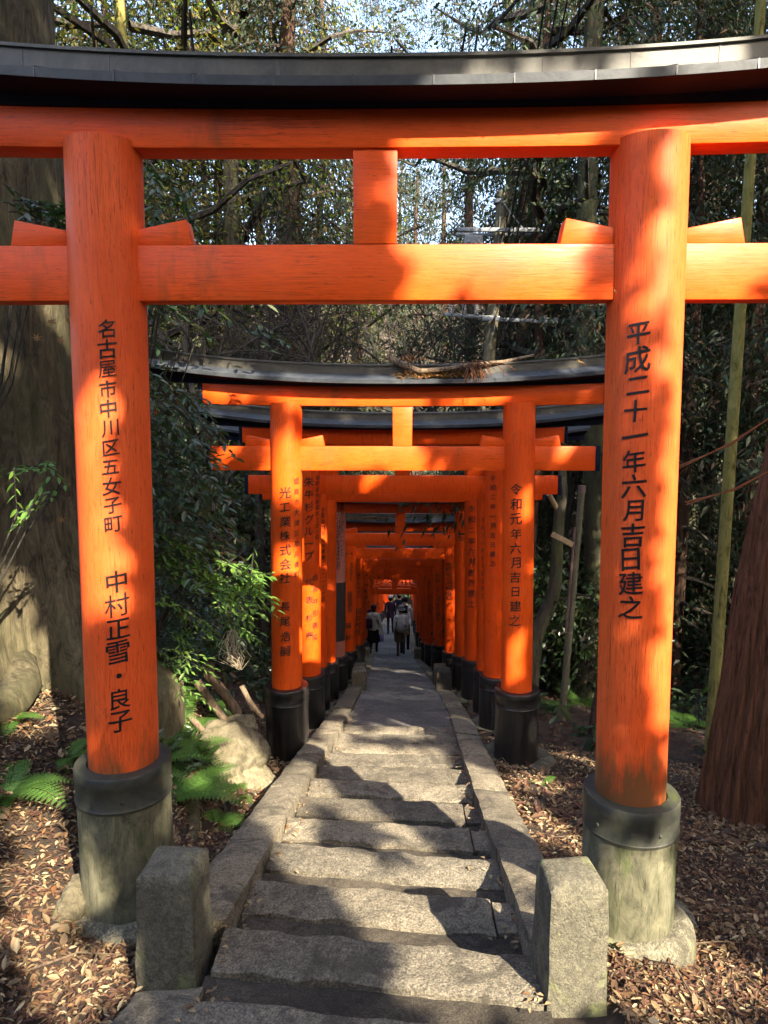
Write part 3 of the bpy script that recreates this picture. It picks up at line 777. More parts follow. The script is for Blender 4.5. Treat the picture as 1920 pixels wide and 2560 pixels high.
def tree(x, y, h, r, label, kind='cedar', bark='bark_cedar', leaf='leaf_cedar', lean=(0, 0), seed=0, group='trees of the forest', name=None, cs=1.0, crown=True, flare=.25, cz=0, rz=None):
    z = ground(x, y) - .1
    o = empty(name or {'cedar': 'cedar_tree', 'cedar_low': 'cedar_tree', 'broad': 'broadleaf_tree', 'thin': 'slender_tree', 'shrub': 'shrub'}[kind], (x, y, z))
    tag(o, label, 'shrub' if kind == 'shrub' else 'tree', group)
    rs = random.Random(seed)
    if kind != 'shrub':
        pts = [(lean[0] * t * h + .03 * h * rs.uniform(-.3, .3) * (t > 0), lean[1] * t * h, h * t) for t in (0, .15, .35, .6, .8, 1)]
        mb = trunk_mesh(pts, [r * 1.1, r, r * .88, r * .68, r * .45, r * .12], 16, .12, 3, seed, flare)
        mb.build('trunk', M[bark], o, smooth='all')
    if crown:
        cm, bm_ = CR[kind][seed % len(CR[kind])]
        key = (cm.name, leaf)
        if key not in used_mats:
            c2 = cm.copy(); c2.materials.clear(); c2.materials.append(M[leaf]); used_mats[key] = c2
        if not bm_.materials: bm_.materials.append(M['twig'])
        c = link('crown', used_mats[key], None, o); hh = {'cedar': 19, 'cedar_low': 13, 'broad': 9.5, 'thin': 10, 'shrub': 1.0}[kind]
        s_ = (h / hh if kind != 'shrub' else h) * cs; c.location.z = cz; c.scale = (s_ * cs, s_ * cs, h / hh if kind != 'shrub' else h)
        c.rotation_euler = (lean[1] * -1, lean[0], rs.uniform(0, 6.28) if rz is None else rz)
        b = link('limbs', bm_, None, c)
    return o

def from_px(px, py, Y):           # foot of a trunk that is seen at px
    return at(px, py, Y).x
# unseen trees added right of the frame so their shade darkens the wood
for i, (x, y, h) in enumerate([(9.5, 1.5, 15), (8.2, 5.0, 16), (12.5, 4.5, 17), (12.0, 8.5, 17), (16.0, 7.5, 18), (15.0, 12.0, 17), (19.5, 11.0, 18), (22, 17, 18)]):
    tree(x, y, h, .22, 'tall drooping cedar standing beyond the right edge of the picture', seed=300 + i, group='trees outside the picture', cs=1.25)
# named trunks seen between the beams
tree(from_px(716, 500, 16), 16, 20, .27, 'straight reddish cedar trunk standing between left post and centre strut', seed=1, lean=(.012, 0))
tree(from_px(1490, 700, 12), 12, 20, .20, 'tall grey cedar trunk just left of the right post of the nearest gate', seed=2, bark='bark_grey')
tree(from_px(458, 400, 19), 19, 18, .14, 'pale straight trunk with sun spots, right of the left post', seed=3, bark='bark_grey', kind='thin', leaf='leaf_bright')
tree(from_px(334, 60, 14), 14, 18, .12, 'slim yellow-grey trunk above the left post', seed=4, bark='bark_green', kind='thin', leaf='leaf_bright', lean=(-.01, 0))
tree(from_px(500, 500, 22), 22, 19, .12, 'thin dark trunk left of the crooked tree', seed=5, kind='thin', leaf='leaf_far')
tree(from_px(1185, 600, 26), 26, 21, .30, 'broad dark cedar trunk behind the utility pole', seed=6)
tree(from_px(1340, 1300, 12.5), 12.6, 15, .11, 'dark straight trunk close behind the right post of the second gate', seed=7, kind='thin', leaf='leaf_far')
tree(from_px(1048, 500, 60), 60, 36, .42, 'dark cedar trunk left of the utility pole', seed=8)
tree(from_px(880, 500, 34), 34, 22, .28, 'distant cedar just left of the centre strut', seed=9)
tree(from_px(1330, 500, 20), 20, 20, .20, 'cedar with drooping boughs right of the utility pole', seed=10)
tree(from_px(1620, 600, 16), 16, 20, .22, 'cedar directly behind the right post of the nearest gate', seed=11)
tree(from_px(1800, 600, 20), 20, 18, .18, 'cedar with brown drooping sprays at the right edge', seed=12, kind='cedar_low')
tree(from_px(1730, 700, 13), 13, 14, .12, 'slender cedar right of the right post', seed=13, kind='cedar_low')
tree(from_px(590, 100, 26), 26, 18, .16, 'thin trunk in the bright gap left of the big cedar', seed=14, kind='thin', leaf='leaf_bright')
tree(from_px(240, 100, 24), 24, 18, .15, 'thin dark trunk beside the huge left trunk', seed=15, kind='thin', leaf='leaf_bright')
# straight clean stems whose crowns start high up
rs = random.Random(21)
for i, (px, Y, r, up) in enumerate([(400, 23, .15, 7), (545, 17, .13, 6), (640, 25, .20, 7), (790, 21, .16, 6), (930, 64, .40, 14), (1010, 66, .34, 14), (1120, 62, .44, 14), (1290, 17, .17, 5), (1400, 22, .20, 5), (1555, 24, .20, 5), (1700, 18, .16, 4), (1770, 24, .2, 4), (1905, 15, .17, 4), (280, 20, .14, 6), (200, 17, .12, 6)]):
    tree(from_px(px, 600, Y), Y, 20 if Y < 40 else 38, r, 'bare straight cedar stem seen %s' % ['between left post and big reddish trunk', 'just left of the big reddish trunk', 'behind the bare forked tree', 'left of the centre strut', 'behind the right edge of the centre strut', 'thin and close right of the centre strut', 'left of the utility pole, thick', 'right of the utility pole', 'left of the grey right trunk', 'behind the inner edge of the right post', 'just right of the right post', 'beside the slim green trunk', 'at the right edge of the picture', 'behind the left post, thin', 'beside the huge left trunk, thin'][i],
         seed=500 + i, lean=(rs.uniform(-.012, .012), 0), cz=up, group='bare-stemmed cedars', bark=rs.choice(('bark_cedar', 'bark_cedar', 'bark_grey')))
# the wood behind
def zone(x, y):
    c, s_ = math.cos(YAW), math.sin(YAW); px = 960 + F_PX * (x * c + y * s_) / (y * c - x * s_)
    for lim, t in ((-50, 'left of the frame'), (170, 'by the huge left trunk'), (400, 'behind the left post'), (620, 'left part of the gap'), (860, 'left of the centre strut'), (1060, 'behind the centre strut'), (1280, 'near the utility pole'),
                   (1500, 'right part of the gap'), (1720, 'behind the right post'), (1960, 'right of the right post')):
        if px < lim: return t
    return 'right of the frame'
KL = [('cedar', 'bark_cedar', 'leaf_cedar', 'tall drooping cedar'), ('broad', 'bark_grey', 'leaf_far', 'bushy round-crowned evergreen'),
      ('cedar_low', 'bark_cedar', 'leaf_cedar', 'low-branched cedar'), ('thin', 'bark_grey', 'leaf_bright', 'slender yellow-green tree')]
spots = []
rs = random.Random(5)
for ring, (ya, yb, nn) in enumerate([(9, 14, 9), (14, 22, 19), (22, 34, 26), (34, 58, 30)]):
    k = 0; tries = 0
    while k < nn and tries < 900:
        tries += 1
        y = rs.uniform(ya, yb); hw = y * .60 + 1.5; x = rs.uniform(-hw, hw)
        if abs(x - CX(y)) < 2.6 + (0 if y > 14 else .6): continue
        if y < 44 and abs(x - CX(y)) < 2.6: continue
        if any((x - a) ** 2 + (y - b) ** 2 < (1.0 + y * .045) ** 2 for a, b in spots): continue
        if ring == 0 and -6 < x < 6.5: continue
        spots.append((x, y)); k += 1
        left = x < -y * .03
        t = rs.random()
        if left and y > 13: kd = KL[3] if t < .62 else KL[1] if t < .68 else KL[0] if t < .94 else KL[2]
        else: kd = KL[0] if t < .40 else KL[1] if t < .62 else KL[2] if t < .92 else KL[3]
        if ring == 0 and x > 0: kd = KL[0]
        side = 'left' if x < -y * .05 else ('right' if x > y * .05 else 'middle')
        dist = ['close', 'mid distance', 'further back', 'far off'][ring]
        tree(x, y, rs.uniform(11, 19) * (1 if kd[0] != 'broad' else .75), rs.uniform(.10, .24), '%s, %s, %s' % (kd[3].replace('tall', rs.choice(('tall', 'slim tall', 'stout tall'))).replace('slender', rs.choice(('slender', 'wispy', 'leaning slender'))).replace('low-branched', rs.choice(('low-branched', 'full low-branched'))), zone(x, y), dist),
             kind=kd[0], bark=kd[1], leaf=kd[2], seed=rs.randrange(1000), lean=(rs.uniform(-.04, .04), 0), group='trees of the forest')
for i in range(46):
    y = rs.uniform(7.5, 30); sd = rs.choice((-1, 1)); x = CX(y) + sd * rs.uniform(2.5 + (.8 if sd > 0 else 0), 3 + y * .5)
    if sd > 0 and y < 12 and x < 6: x += 3
    lf = rs.choice(['leaf', 'leaf_far', 'leaf_far', 'leaf_light'])
    tree(x, y, rs.uniform(.7, 1.5), .05, '%s %s shrub on the %s slope, %s, %s' % (rs.choice(('low', 'rounded', 'loose', 'dense')), {'leaf': 'glossy dark', 'leaf_far': 'dull green', 'leaf_light': 'light green'}[lf], 'left' if sd < 0 else 'right', zone(x, y), 'close' if y < 14 else 'mid distance' if y < 22 else 'far off'),
         kind='shrub', leaf=lf, seed=rs.randrange(1000), group='shrubs on the slopes')

# huge tree on the left
o = empty('old_tree', (-3.12, 4.9, ground(-2.4, 4.9) - .5)); tag(o, 'huge pale old trunk filling the left edge behind the nearest gate', 'tree')
mb = MB(); nn = 150; lv = 90; Hh = 12; vs = []
for i in range(lv + 1):
    z = Hh * (i / lv) ** 1.25
    for k in range(nn):
        a = 2 * math.pi * k / nn
        base = .86 - .012 * z + .42 * math.exp(-max(0, z - .35) / .38) * (1 + .55 * math.sin(a * 4 + .6) + .35 * math.sin(a * 7 + 2))
        q = .045 * nz(math.cos(a) * 2.2, math.sin(a) * 2.2, z * .3) * 1.6 + .034 * abs(nz(math.cos(a) * 11, math.sin(a) * 11, z * .8)) + .012 * nz(math.cos(a) * 22, math.sin(a) * 22, z * 1.5) + .010 * nz(math.cos(a) * 34, math.sin(a) * 34, z * 2.2)
        r = base + q; vs.append((r * math.cos(a) + .015 * z, r * math.sin(a), z))
mb.add(vs, [(i * nn + k, i * nn + (k + 1) % nn, (i + 1) * nn + (k + 1) % nn, (i + 1) * nn + k) for i in range(lv) for k in range(nn)])
mb.build('trunk', M['bark_big'], o, smooth='all')
mb = MB()
for (a0, ln, seed_) in [(-.25, 1.5, 1), (-.9, 1.5, 2), (.35, 1.3, 3), (-1.5, 1.2, 4)]:
    pts = []
    for t in np.linspace(0, 1, 8):
        x = math.cos(a0 + .35 * math.sin(t * 3 + seed_)) * (.75 + ln * t); y = math.sin(a0 + .35 * math.sin(t * 3 + seed_)) * (.75 + ln * t)
        gz = ground(-3.12 + x, 4.9 + y) - (ground(-2.4, 4.9) - .5)
        pts.append((x, y, gz + .10 * (1 - t) - .02))
    mb.tube(pts, [.12 * (1 - t) + .03 for t in np.linspace(0, 1, 8)], 10, True, lambda a, i: 1 + .15 * nz(math.cos(a) * 2, math.sin(a) * 2, i))
mb.build('roots', M['bark_big'], o, smooth='all')

def plain_trunk(name, label, pts, rad, mt, cat='tree', n=14, rough=.08, seed=0, fr=2.5):
    o = empty(name, pts[0]); tag(o, label, cat)
    mb = trunk_mesh([tuple(Vector(p) - Vector(pts[0])) for p in pts], rad, n, rough, fr, seed); mb.build('trunk', M[mt], o, smooth='all')
    return o
# leaning red trunk at the lower right, slim green one beside it
def gz_(x, y): return ground(x, y) - .1
plain_trunk('cedar_tree', 'thick red-brown ridged trunk leaning at the right edge', [(2.94, 5.6, gz_(2.94, 5.6)), (3.0, 5.6, E_ - 2.3), (3.13, 5.62, E_ - 1), (3.36, 5.65, E_ + .6), (3.8, 5.7, E_ + 3.5)], [.40, .33, .30, .29, .26], 'bark_red', n=110, rough=.16, fr=6)
a_, b_ = at(1778, 1850, 7.4), at(1852, 752, 7.4)
plain_trunk('slender_tree', 'slim smooth yellow-green trunk right of the nearest gate', [(a_.x, 7.4, gz_(a_.x, 7.4)), tuple(a_ * .75 + b_ * .25), tuple(b_), tuple(b_ + (b_ - a_) * 1.4)], [.066, .062, .055, .03], 'bark_green', rough=.03)
pp = [(1322, 1700), (1335, 1620), (1352, 1560), (1380, 1500), (1391, 1430), (1396, 1300), (1408, 1215), (1400, 1000)]
q = [at(x, y, 10.5) for x, y in pp]; q[0].z = gz_(q[0].x, 10.5)
o = plain_trunk('crooked_tree', 'crooked pale trunk bending up beside the second gate', [tuple(v) for v in q], [.14, .12, .11, .10, .09, .085, .07, .02], 'bark_grey')
mb = MB(); b0 = at(1395, 1275, 10.5) - q[0]; b1 = at(1372, 1235, 10.4) - q[0]; mb.tube([b0, b1], [.04, .035], 8); mb.build('broken_limb', M['wood'], o, smooth=1)
a_ = at(1478, 1890, 7.6); plain_trunk('dead_tree', 'short dark dead trunk leaning in the litter right of the second gate', [(a_.x, 7.6, gz_(a_.x, 7.6)), tuple(at(1486, 1800, 7.6)), tuple(at(1502, 1690, 7.7))], [.065, .055, .03], 'bark_cedar')
# leaning post with pipe
a_, b_ = at(1403, 1806, 9.4), at(1454, 1232, 9.4); a_.z = gz_(a_.x, 9.4)
o = empty('leaning_post', a_); tag(o, 'thin grey leaning post with a rusty pipe beside the second gate', 'post')
mb = MB(); d = b_ - a_; mb.tube([(0, 0, 0), d * .5, d], [.05, .046, .042], 16); mb.build('pole', M['concrete_pole'], o, smooth=1)
mb = MB(); mb.tube([d * 1.0, d * 1.03], [.052, .05], 16); mb.build('cap', M['rust'], o, smooth=1)
mb = MB(); mb.tube([d * .42 + Vector((-.055, -.03, 0)), d * .86 + Vector((-.055, -.03, 0))], [.018, .018], 8); mb.build('pipe', M['rust'], o, smooth=1)
mb = MB(); p = at(1380, 1335, 9.2) - a_; q_ = at(1432, 1362, 9.3) - a_; mb.box((p + q_) / 2, ((q_ - p).length, .03, .07), (q_ - p).to_track_quat('X', 'Z').to_matrix()); mb.build('board', M['wood'], o, bevel=.004)

# bare, twiggy trees (recursive branching)
def bare(x, y, z, d, ln, r, depth, mb, rs, up=.12):
    pts = [Vector((x, y, z))]; dd = Vector(d).normalized()
    for i in range(4):
        dd = (dd + Vector((rs.gauss(0, .16), rs.gauss(0, .16), rs.gauss(0, .10) + up * .3))).normalized(); pts.append(pts[-1] + dd * ln / 4)
    mb.tube(pts, [r, r * .9, r * .8, r * .7, r * .6], 6 if depth > 2 else 4, False)
    if depth > 0:
        for k in range(rs.choice((2, 3, 3)) + (1 if depth > 2 else 0)):
            t = rs.choice(pts[1:]); a = Vector((rs.gauss(0, 1), rs.gauss(0, .7), rs.gauss(0, .5))).normalized()
            bare(t.x, t.y, t.z, (dd * .8 + a * .85), ln * rs.uniform(.55, .8), r * .52, depth - 1, mb, rs, up)
for i, (px, Y, h, lean_, lab) in enumerate([(560, 11.5, 3.0, -.25, 'crooked dark branching tree in the gap left of the centre strut'), (640, 13, 3.2, .1, 'bare forked tree beside the big reddish cedar'),
        (1235, 14, 3.0, -.35, 'pale bare twiggy tree right of the centre strut'), (1180, 15.5, 3.2, -.2, 'leafless tree with fine twigs in front of the utility pole'), (1440, 14.5, 3.0, .1, 'leafless tree left of the right post'),
        (770, 15, 3.6, .2, 'bare grey tree above the roof of the second gate'), (1095, 40, 7.5, -.1, 'bare tree above the dead branch on the second roof'), (850, 34, 6.5, .2, 'bare slender tree behind the centre strut')]):
    x = from_px(px, 900, Y); z = ground(x, Y) - .1; rs2 = random.Random(90 + i)
    o = empty('bare_tree', (x, Y, z)); tag(o, lab, 'tree', 'bare trees')
    top = E_ - z - .4; mb = MB()
    pts = [Vector((0, 0, 0)), Vector((lean_ * .4, 0, top * .4)), Vector((lean_ * -.3, 0, top * .75)), Vector((lean_, 0, top))]
    mb.tube(pts, [.10, .09, .075, .065], 8, True)
    mb.build('trunk', M['twig'], o, smooth=1); mb = MB()
    for k in range(4):
        bare(pts[-1].x, pts[-1].y, pts[-1].z - k * .25, (rs2.gauss(lean_, .6), rs2.gauss(0, .4), 1.0), h * rs2.uniform(.6, .9), .055, 4, mb, rs2)
    mb.build('branches', M['twig'], o, smooth=1)

# ------------------------------------------------------------------ left shrub: real leaves on twigs
def spray_set(name, label, targets, mt, Lf=.10, seed=0, nleaf=13, ln=.55, group=None, cat='shrub', foot=None, ddir=(.75, -.15, -.25), spread=.45):
    r_ = np.random.default_rng(seed); P, D, Nn = [], [], []; br = MB()
    ft = Vector(foot)
    for T in targets:
        T = np.array(T); d = unit(np.array(ddir) + r_.normal(size=3) * np.array([spread, spread, spread * .6])); l_ = ln * r_.uniform(.6, 1.2)
        s0 = T - d * l_ * .5; pts = []
        for t in np.linspace(0, 1, 6): pts.append(s0 + d * l_ * t + np.array([0, 0, -.22 * l_ * t * t]))
        br.tube([tuple(p - np.array(ft)) for p in pts], [.004, .0035, .003, .0025, .002, .001], 4, False)
        if r_.random() < .25:
            m_ = s0 * .55 + np.array(ft) * .45 + np.array([0, 0, .35]); f2 = np.array(ft) + np.array([0, 0, max(0, (s0[2] - ft.z)) * .5])
            br.tube([tuple(f2 - np.array(ft)), tuple(m_ - np.array(ft)), tuple(s0 - np.array(ft))], [.006, .005, .003], 5, False)
        pa = np.array(pts); side = unit(np.cross(d, [0, 0, 1]))
        for k in range(nleaf):
            t = (k + .5) / nleaf; i = min(4, int(t * 5)); p = pa[i] * (1 - (t * 5 - i)) + pa[i + 1] * (t * 5 - i)
            s_ = 1 if k % 2 else -1
            P.append(p - np.array(ft)); D.append(d * .75 + side * s_ * .75 + np.array([0, 0, -.18]) + r_.normal(size=3) * .18); Nn.append(np.array([0, 0, 1.]) + r_.normal(size=3) * .35)
    n = len(P); L = Lf * r_.uniform(.65, 1.15, n)
    o = empty(name, ft); tag(o, label, cat, group)
    me = leaf_cards('foliage', P, D, L, L * .42, np.array(Nn), .12, True); link('foliage', me, M[mt], o)
    br.build('twigs', M['twig'], o)
    return o
def region(poly, n, ya, yb, seed):
    r_ = random.Random(seed); out = []; xs = [p[0] for p in poly]; ys = [p[1] for p in poly]
    def ins(x, y):
        c = False; j = len(poly) - 1
        for i in range(len(poly)):
            (x1, y1), (x2, y2) = poly[i], poly[j]
            if (y1 > y) != (y2 > y) and x < (x2 - x1) * (y - y1) / (y2 - y1) + x1: c = not c
            j = i
        return c
    while len(out) < n:
        x, y = r_.uniform(min(xs), max(xs)), r_.uniform(min(ys), max(ys))
        if ins(x, y): out.append(tuple(at(x, y, r_.uniform(ya, yb))))
    return out
ft = (-2.3, 5.6, ground(-2.3, 5.6))
spray_set('evergreen_shrub', 'dense dark evergreen shrub between the left posts of the first two gates', region([(340, 900), (440, 960), (560, 1010), (570, 1080), (500, 1150), (570, 1250), (540, 1330), (480, 1420), (350, 1440)], 150, 4.9, 6.0, 1), 'leaf', .086, 1, foot=ft)
spray_set('evergreen_shrub', 'leafy bough hanging above the second roof, right of the left post', region([(345, 400), (420, 430), (520, 580), (600, 640), (620, 790), (700, 830), (560, 850), (345, 760)], 48, 5.6, 6.4, 2), 'leaf', .10, 2, foot=(-2.5, 6.3, ground(-2.5, 6.3)))
spray_set('green_shrub', 'bright green leafy sprig lit by the sun beside the second left post', region([(500, 1400), (600, 1400), (650, 1430), (640, 1480), (560, 1500), (500, 1470)], 22, 5.0, 5.5, 3), 'leaf_light', .085, 3, foot=(-1.9, 5.4, ground(-1.9, 5.4)), nleaf=15)
spray_set('dark_shrub', 'dark shrub growing lower on the left bank behind the ferns', region([(345, 1440), (520, 1420), (640, 1500), (560, 1600), (420, 1640), (345, 1600)], 70, 5.8, 7.2, 4), 'leaf', .085, 4, foot=(-2.2, 6.6, ground(-2.2, 6.6)))
spray_set('sapling', 'thin leafy sprig in front of the huge left trunk', region([(30, 1130), (130, 1140), (150, 1230), (70, 1280), (20, 1230)], 9, 3.55, 3.9, 5), 'leaf_light', .06, 5, foot=(-2.3, 3.9, ground(-2.3, 3.9)), nleaf=8, ln=.28, ddir=(-.3, -.4, -.3))
spray_set('ivy', 'dark creeper leaves on the huge trunk behind the left post', region([(10, 480), (130, 500), (170, 560), (170, 610), (40, 560)], 20, 3.8, 4.0, 6), 'leaf', .075, 6, foot=(-2.5, 4.15, ground(-2.5, 4.1)), nleaf=10, ln=.3, cat='creeper')
r0 = region([(430, 1490), (600, 1490), (630, 1600), (520, 1640), (430, 1620)], 16, 5.6, 6.2, 8)
spray_set('green_shrub', 'small sunlit shrub low on the left bank beside the second left post', r0, 'leaf_light', .07, 7, foot=(-1.9, 6.0, ground(-1.9, 6.0)), nleaf=11, ln=.35)
spray_set('green_shrub', 'spreading light green shrub at the foot of the dark left shrub', region([(350, 1320), (480, 1330), (560, 1420), (470, 1520), (350, 1500)], 26, 4.9, 5.5, 12), 'leaf_light', .075, 12, foot=(-1.95, 5.1, ground(-1.95, 5.1)), nleaf=12, ln=.4)
spray_set('green_shrub', 'low leafy plant between the ferns left of the pale boulder', region([(370, 1620), (500, 1620), (520, 1730), (400, 1760)], 16, 4.9, 5.5, 13), 'leaf_light', .06, 13, foot=(-1.8, 5.0, ground(-1.8, 5.0)), nleaf=11, ln=.32)
spray_set('seedling', 'small bright green seedling in the litter right of the nearest gate', [tuple(at(1745, 1785, 6.3)), tuple(at(1760, 1800, 6.2)), tuple(at(1715, 1805, 6.3))], 'leaf_light', .05, 9, foot=tuple(at(1745, 1840, 6.3)), nleaf=7, ln=.2, ddir=(.2, -.3, .2), cat='plant')

# ------------------------------------------------------------------ ferns
def fern_mesh(seed, fr=8, L=.45):
    r_ = np.random.default_rng(seed); P, D, Nn, LL, WW = [], [], [], [], []
    for k in range(fr):
        a = k * 2.4 + r_.normal() * .3; d = np.array([math.cos(a), math.sin(a), 0]); l_ = L * r_.uniform(.7, 1.15); lift = r_.uniform(.45, .9)
        side = np.array([-d[1], d[0], 0.]); npn = 17
        for j in range(npn):
            t = (j + 1) / npn; p = d * l_ * t + np.array([0, 0, l_ * (lift * t - .75 * t * t)]); tg = unit(d + np.array([0, 0, lift - 1.5 * t])); nn_ = np.cross(side, tg) * -1
            pl = l_ * .30 * math.sin(math.pi * min(1, (t * .82 + .16))) ** .8 * (1.05 - .5 * t)
            for s_ in (-1, 1):
                pd = unit(side * s_ + tg * .35); m_ = 7
                for q in range(m_):
                    u = (q + .3) / m_; pp_ = p + pd * pl * u
                    for s2 in (-1, 1):
                        P.append(pp_); D.append(unit(tg * s2 + pd * .5)); Nn.append(nn_); LL.append(pl * .24 * (1.1 - u)); WW.append(pl * .15)
                P.append(p); D.append(pd); Nn.append(nn_); LL.append(pl); WW.append(pl * .06)
    me = leaf_cards('fronds', P, D, np.array(LL), np.array(WW), np.array(Nn), 0); me.materials.append(M['fern']); return me
FM = [fern_mesh(i) for i in range(3)]
FPX = [(395, 1690, 5.0, .8, 'bright fern right beside the left post, above the dark ones'), (530, 1790, 5.35, .7, 'fern overhanging the top of the pale boulder'), (470, 1850, 5.0, .8, 'fern left of the pale boulder, half in shade'), (385, 1900, 4.5, .8, 'fern touching the right edge of the left sleeve'), (540, 2090, 4.3, .6, 'small fern near the kerb below the boulder'), (20, 1990, 3.35, .85, 'large bright fern at the left edge beside the nearest gate'), (440, 2130, 4.2, 1.0, 'dark fern in the shade behind the foot of the left post'), (490, 2060, 4.6, .9, 'fern at the foot of the pale bank rock'),
       (420, 1990, 4.9, .8, 'fern hanging low beside the left post'), (560, 1745, 5.6, .85, 'bright sunlit fern above the pale rock'), (490, 1720, 5.7, .9, 'sunlit fern left of the brightest one on the bank'), (620, 1890, 5.4, .45, 'small bright fern between the rock and the second left sleeve'),
       (590, 2010, 4.9, .5, 'tiny fern growing on the pale rock'), (440, 1660, 6.1, .9, 'fern high on the bank near the left post'), (520, 1640, 6.4, .8, 'fern beside the hanging roots'), (400, 1780, 5.3, .7, 'fern beside the lower left post'),
       (25, 1730, 3.9, .5, 'small fern on the foot of the huge trunk'), (160, 1780, 3.9, .5, 'little fern at the right root of the huge trunk'), (1360, 1990, 5.6, .35, 'tiny fern beside the footing stone of the second right post'),
       (900, 1690, 12.0, .7, 'pale fern beside the low left bollards'), (895, 1655, 13.2, .7, 'fern further down behind the low left bollards'), (640, 1700, 6.6, .5, 'fern close to the second left post'),
       (700, 1400, 9.5, .9, 'fern up the left slope behind the gates'), (1395, 1700, 10.2, .9, 'dim fern below the crooked tree'), (1450, 1650, 11, 1.2, 'dim fern further back on the right slope'), (1720, 1600, 9.5, 1.3, 'dark fern right of the nearest gate'), (1850, 1500, 11.5, 1.4, 'dark fern at the right edge of the slope')]
for i, (px, py, Y, s_, lab) in enumerate(FPX):
    x = at(px, py, Y).x; z = ground(x, Y)
    o = empty('fern', (x, Y, z), i * 1.3); tag(o, lab, 'fern', 'ferns on the banks')
    c = link('fronds', FM[i % 3], None, o); c.scale = (s_,) * 3

# ------------------------------------------------------------------ rocks and roots of the left bank
def rock(x, y, z, s_, lab, seed, mt='rock', rot=(0, 0, 0)):
    bm = bmesh.new(); bmesh.ops.create_icosphere(bm, subdivisions=5, radius=1)
    for v in bm.verts:
        p = v.co.copy(); r = 1 + .30 * nz(p.x * 1.1 + seed, p.y * 1.1, p.z * 1.1) + .12 * nz(p.x * 3 + seed, p.y * 3, p.z * 3) + .10 * abs(nz(p.x * 5, p.y * 5 + seed, p.z * 5)) - .05 + .03 * nz(p.x * 17, p.y * 17 + seed, p.z * 17)
        q = p * r; q = Vector([math.copysign(abs(c) ** .8, c) for c in q]); v.co = Vector((q.x * s_[0], q.y * s_[1], q.z * s_[2]))
    me = bpy.data.meshes.new('rock'); bm.to_mesh(me); bm.free(); me.polygons.foreach_set('use_smooth', [True] * len(me.polygons))
    o = link('rock', me, M[mt]); o.location = (x, y, z); o.rotation_euler = rot; tag(o, lab, 'rock', 'rocks on the left bank'); return o
p = at(560, 1900, 5.35); rock(p.x, 5.45, p.z - .05, (.30, .28, .30), 'large smooth pale boulder lit by the sun on the left bank', 1, rot=(.2, .5, .3))
p = at(612, 1960, 5.3); rock(p.x, 5.35, p.z - .06, (.24, .24, .20), 'mossy pale boulder sloping down to the kerb', 4, rot=(0, .5, .2))
p = at(608, 1815, 5.7); rock(p.x, 5.7, p.z, (.13, .12, .09), 'small blocky stone on top of the pale boulder', 7, rot=(.3, .2, .8))
p = at(165, 2250, 2.8); rock(p.x, 2.85, ground(p.x, 2.85) + .03, (.07, .10, .12), 'grey jagged stone beside the left sleeve of the nearest gate', 9, rot=(0, .3, 0))
p = at(1745, 2250, 2.9); rock(p.x, 3.2, ground(p.x, 3.2), (.12, .14, .10), 'mossy stone behind the footing of the nearest right post', 12, 'basest', rot=(0, .3, 0))
for i, (pts_, Y, r, lab) in enumerate([([(515, 1500), (520, 1560), (560, 1620), (590, 1680), (598, 1740), (600, 1790)], 6.1, .045, 'thick pale root running down the left bank'),
                                 ([(600, 1560), (620, 1620), (640, 1670), (655, 1700)], 6.3, .02, 'thin root next to the second left sleeve'), ([(490, 1600), (530, 1680), (560, 1730), (575, 1760)], 6.0, .03, 'brown root left of the thick pale one'),
                                 ([(470, 1740), (520, 1800), (560, 1850), (580, 1900)], 5.45, .02, 'rootlet crossing the pale boulder')]):
    q = [at(x, y, Y) for x, y in pts_]
    for v in q: v.z = max(v.z, ground(v.x, Y) + .01) * .5 + (ground(v.x, Y) + .03) * .5
    o = empty('root', q[0]); tag(o, lab, 'root', 'roots on the left bank')
    mb = MB(); mb.tube([v - q[0] for v in q], [r * (1.3 - .1 * k) for k in range(len(q))], 10, True, lambda a, i_: 1 + .25 * nz(math.cos(a) * 2, math.sin(a) * 2, i_)); mb.build('main_root', M['deadb'], o, smooth='all')
mb = MB(); r_ = random.Random(3); q0 = at(585, 1575, 5.9)
for k in range(26):
    s_ = Vector((r_.gauss(0, .03), r_.gauss(0, .03), 0)); mb.tube([s_, s_ + Vector((r_.gauss(0, .05), r_.gauss(-.05, .03), -.1)), s_ + Vector((.03 + r_.gauss(0, .06), r_.gauss(-.06, .04), -.22)), s_ * .3 + Vector((.05, -.02, -.34))], [.003] * 4, 4)
o = mb.build('hanging_roots', M['root']); o.location = q0; tag(o, 'tangle of pale hanging rootlets on the left bank', 'roots')

# ------------------------------------------------------------------ litter and ground cover
def scatter(name, n, xr, yr, L, mt, seed, dens=None, tilt=.35, lift=.012, kind='stuff', cards_=True, wr=(.3, .5), cond=None):
    r_ = np.random.default_rng(seed); P = []; 
    while len(P) < n:
        y = yr[0] + (yr[1] - yr[0]) * r_.random() ** 1.7; x = r_.uniform(*xr); d = x - CX(y)
        if abs(d) < .86: continue
        if cond and not cond(x, y, r_): continue
        P.append((x, y, ground(x, y) + lift + r_.random() * lift * 1.5))
    P = np.array(P); n = len(P); a = r_.uniform(0, 6.28, n)
    D = np.stack([np.cos(a), np.sin(a), r_.normal(0, tilt, n)], 1); Nn = np.stack([r_.normal(0, tilt, n), r_.normal(0, tilt, n), np.ones(n)], 1)
    Ls = L * r_.uniform(.5, 1.25, n)
    me = leaf_cards(name, P, D, Ls, Ls * r_.uniform(wr[0], wr[1], n), Nn, .10, True); o = link(name, me, M[mt]); tag(o, kind='stuff'); return o
scatter('leaf_litter', 62000, (-3.6, 4.0), (1.3, 7.5), .037, 'litter', 1, cond=lambda x, y, r_: nz(x * 2.2, y * 2.2, 6) > -.28 or r_.random() < .35)
